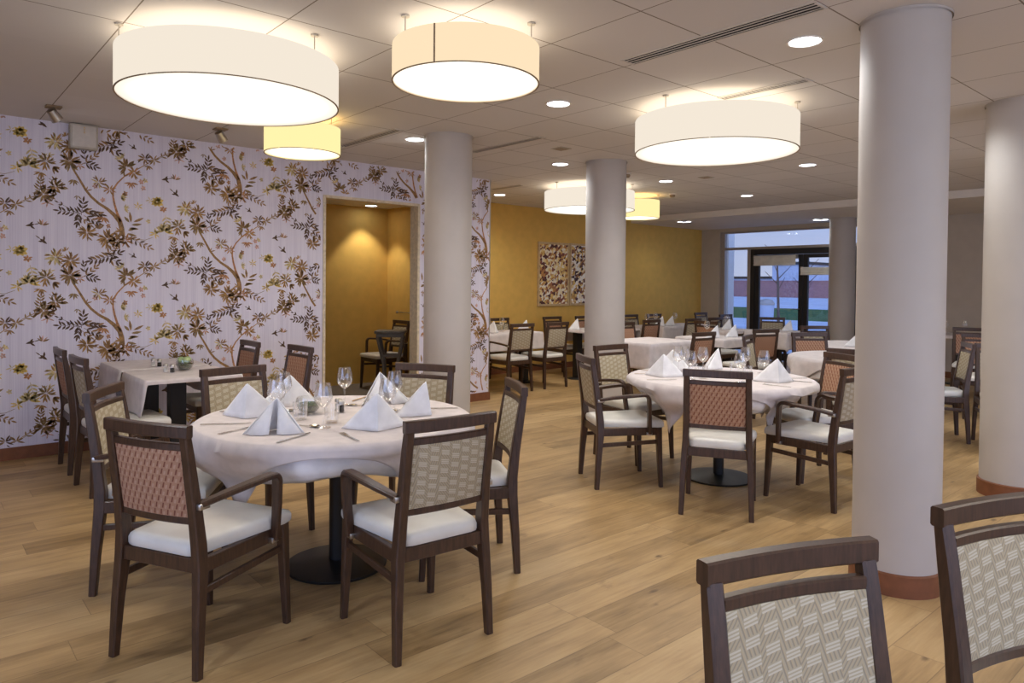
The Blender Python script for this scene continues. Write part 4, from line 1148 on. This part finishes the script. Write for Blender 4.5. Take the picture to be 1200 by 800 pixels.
shaker(1.505, 5.56, ZQ, True, 'pepper shaker beside the apple bowl on the front square table')
shaker(1.50, 6.06, ZQ, False, 'salt shaker on the rear square table by the papered wall')
shaker(1.53, 6.00, ZQ, True, 'pepper shaker on the rear square table by the papered wall')
# napkins and glasses on the other tables
g3 = 'the tables farther back'
for x, y, dg, lab in ((6.18, 7.55, 0, 'napkin nearest the papered corner on the long table'),
                      (6.78, 7.55, 5, 'napkin at the column end of the long table by the papered corner'),
                      (7.78, 7.50, 20, 'napkin on the dark-sided table under the paintings'),
                      (8.12, 5.28, 0, 'left napkin of the two on the table before the garden door'),
                      (8.45, 5.22, 10, 'right napkin of the two on the table before the garden door'),
                      (9.72, 7.38, 0, 'left napkin on the far table by the ochre wall'),
                      (10.02, 7.40, 15, 'right napkin on the far table by the ochre wall'),
                      (9.90, 6.22, 20, 'bluish-lit napkin before the narrow side window'),
                      (10.42, 5.48, 10, 'napkin before the right glass door leaf')):
    napkin(x, y, ZQ, dg, 'white '+lab, 'napkins on '+g3)
napkin(T12[0]-.48, T12[1]-.12, ZS, -60, 'white napkin on the left of the farther round table', 'napkins on '+g3)
napkin(T12[0]-.24, T12[1]-.26, ZS, -40, 'white napkin beside another on the farther round table', 'napkins on '+g3)
for x, y, k, lab in ((6.50, 7.75, 'w', 'wine glass between the napkins of the long table'), (6.30, 7.82, 'w', 'wine glass behind the corner napkin of the long table'),
                     (9.62, 7.62, 'w', 'wine glass at the left end of the far table'), (9.90, 7.66, 'w', 'wine glass between the napkins of the far table'), (10.4, 7.62, 'w', 'wine glass at the right of the far table'),
                     (10.12, 6.40, 'w', 'wine glass behind the bluish napkin'), (8.3, 5.55, 'w', 'wine glass behind the napkins before the garden door')):
    glass(k, x, y, ZQ, lab, 'glasses on '+g3)
for dx, dy, lab in ((-.02, -.38, 'wine glass on the farther round table by the column'), (.06, -.30, 'wine glass behind another on the farther round table'), (-.10, -.12, 'wine glass at the middle of the farther round table')):
    glass('w', T12[0]+dx, T12[1]+dy, ZS, lab, 'glasses on '+g3)
for x, y, lab in ((11.8, 3.75, 'wine glass on the far table at the right wall'), (11.95, 3.55, 'second wine glass on the far table at the right wall')):
    glass('w', x, y, ZQ, lab, 'glasses on '+g3)
def posy(x, y, z, cols, label):
    o = empty('flower_vase', (x, y, z)); tag(o, label, 'flowers')
    bm = NB(); lathe(bm, [(0, 0), (.022, 0), (.028, .03), (.016, .06), (.018, .075), (.016, .075), (.014, .06), (.024, .03), (0, .006)], 20); link('vase', bm, M['glass'], o, 50)
    bm = NB()
    for k in range(5):
        a = k*1.26; tube(bm, [(0, 0, .01), (.014*math.cos(a), .014*math.sin(a), .07), (.035*math.cos(a), .035*math.sin(a), .12)], .0018, 5)
    link('stem', bm, M['moss'], o)
    for k in range(5):
        a = k*1.26; bm = NB()
        for q in range(7):
            b = q*2*PI/7; x0, y0, z0 = .035*math.cos(a), .035*math.sin(a), .12
            vs = [bm.verts.new((x0+r_*math.cos(b+d_), y0+r_*math.sin(b+d_), z0+h_)) for r_, d_, h_ in ((0, 0, 0), (.014, -.3, .008), (.022, 0, .012), (.014, .3, .008))]
            bm.faces.new(vs)
        link('blossom', bm, M['leafs'][cols[k % len(cols)]], o)
posy(8.75, 7.36, ZQ, ['gold', 'orange'], 'small vase of yellow and orange flowers on the table under the paintings')
posy(6.62, 7.86, ZQ, ['gold', 'pale'], 'small vase of yellow flowers on the long table by the ochre wall')

# ------------------------------------------------------------------ niche furniture
o = empty('serving_stand', (4.66, 7.72, 0)); tag(o, 'dark grey serving stand with tapering legs inside the ochre niche', 'stand')
o.rotation_euler = (0, 0, R(-38))
grey = plain('grey_stained_wood', (92, 84, 74), .45)
bm = NB(); box(bm, -.19, .19, -.16, .16, .80, .835, .006); link('tray_top', bm, grey, o, 40)
bm = NB(); box(bm, -.17, .17, -.14, .14, .755, .80, .003); link('apron', bm, grey, o)
for sx in (-1, 1):
    for sy in (-1, 1):
        bm = NB(); sweep(bm, [(sx*.155, sy*.125, .76), (sx*.085, sy*.085, .42), (sx*.07, sy*.08, 0)], [.036, .030, .026], [.036, .030, .026], (1, 0, 0), .003); link('leg', bm, grey, o)
bm = NB()
sweep(bm, [(-.10, -.10, .52), (.10, -.10, .52)], .03, .018, (0, 0, 1)); sweep(bm, [(-.10, .10, .52), (.10, .10, .52)], .03, .018, (0, 0, 1)); link('crossbar', bm, grey, o)
o = empty('wall_rail', (XE-.14, 8.12, 1.02)); tag(o, 'thin steel rail with a knob on the side wall of the niche', 'rail')
bm = NB(); tube(bm, [(-.05, -.22, 0), (-.05, .5, 0)], .008, 8); link('rod', bm, M['clip'], o, 40)
for yy in (-.2, .48):
    bm = NB(); tube(bm, [(0, yy, 0), (-.05, yy, 0)], .007, 8); link('bracket', bm, M['clip'], o, 40)
bm = NB(); bmesh.ops.create_uvsphere(bm, u_segments=12, v_segments=8, radius=.02, matrix=Matrix.Translation((-.05, .5, 0))); link('knob', bm, M['clip'], o, 60)
nl = downlight(4.93, 8.72, 2.50, 'downlight in the niche ceiling washing the ochre wall', True, 26)
sp = [c for c in nl.children if c.type == 'LIGHT'][0]; sp.data.spot_size = R(84); sp.data.spot_blend = .35; sp.data.color = (1, .93, .82)

# ------------------------------------------------------------------ world, camera, view
wd = bpy.data.worlds.new('dusk_sky'); SC.world = wd; wd.use_nodes = True
nt = wd.node_tree; nt.nodes.clear(); n = N(nt)
z = n.xyz(n.node('ShaderNodeTexCoord').outputs['Generated'])[2]
cl = n.noise(n.node('ShaderNodeTexCoord').outputs['Generated'], 6.0, 4, .6)
sky = n.ramp(n.math('ADD', z, n.math('MULTIPLY', n.math('SUBTRACT', cl, .5), .08)), [(0.0, lin((214, 220, 248))), (0.06, lin((200, 212, 252))), (0.25, lin((168, 192, 250))), (0.8, lin((120, 156, 232)))])
gx = n.xyz(n.node('ShaderNodeTexCoord').outputs['Generated'])
west = n.math('MAXIMUM', n.math('ADD', n.math('MULTIPLY', gx[0], -.75), n.math('MULTIPLY', gx[1], -.75)), 0.0)
bg = n.node('ShaderNodeBackground'); n.put(bg.inputs[0], sky); n.put(bg.inputs[1], n.math('MULTIPLY_ADD', west, 1.7, .55))
ow = n.node('ShaderNodeOutputWorld'); nt.links.new(bg.outputs[0], ow.inputs[0])

H = 1.42; yaw, pit, rol = .8589, .0167, .0098
def rot(v):
    x, y, z = v
    y2 = y*math.cos(pit)-z*math.sin(pit); z2 = y*math.sin(pit)+z*math.cos(pit)
    c, s = math.cos(rol), math.sin(rol)
    return (c*x-s*y2, s*x+c*y2, z2)
ax = [rot((math.sin(yaw), 0, math.cos(yaw))), rot((-math.cos(yaw), 0, math.sin(yaw))), rot((0, -1, 0))]
cd = bpy.data.cameras.new('camera'); co = bpy.data.objects.new('camera', cd); COL.objects.link(co)
mw = Matrix.Identity(4)
for i in range(3):
    mw[i][0] = ax[i][0]; mw[i][1] = -ax[i][1]; mw[i][2] = -ax[i][2]
mw[2][3] = H
co.matrix_world = mw
cd.sensor_width = 36.0; cd.lens = 829.13/1200*36.0; cd.shift_y = -52.458/1200; cd.clip_start = .05; cd.clip_end = 600
SC.camera = co
SC.view_settings.view_transform = 'Standard'; SC.view_settings.look = 'None'
SC.view_settings.exposure = 0.72; SC.view_settings.gamma = 1.0; SC.view_settings.use_curve_mapping = False
cy = SC.cycles
cy.use_denoising = True
cy.max_bounces = 8; cy.diffuse_bounces = 4; cy.glossy_bounces = 3; cy.transparent_max_bounces = 16
cy.caustics_reflective = False; cy.caustics_refractive = False; cy.sample_clamp_indirect = 6.0
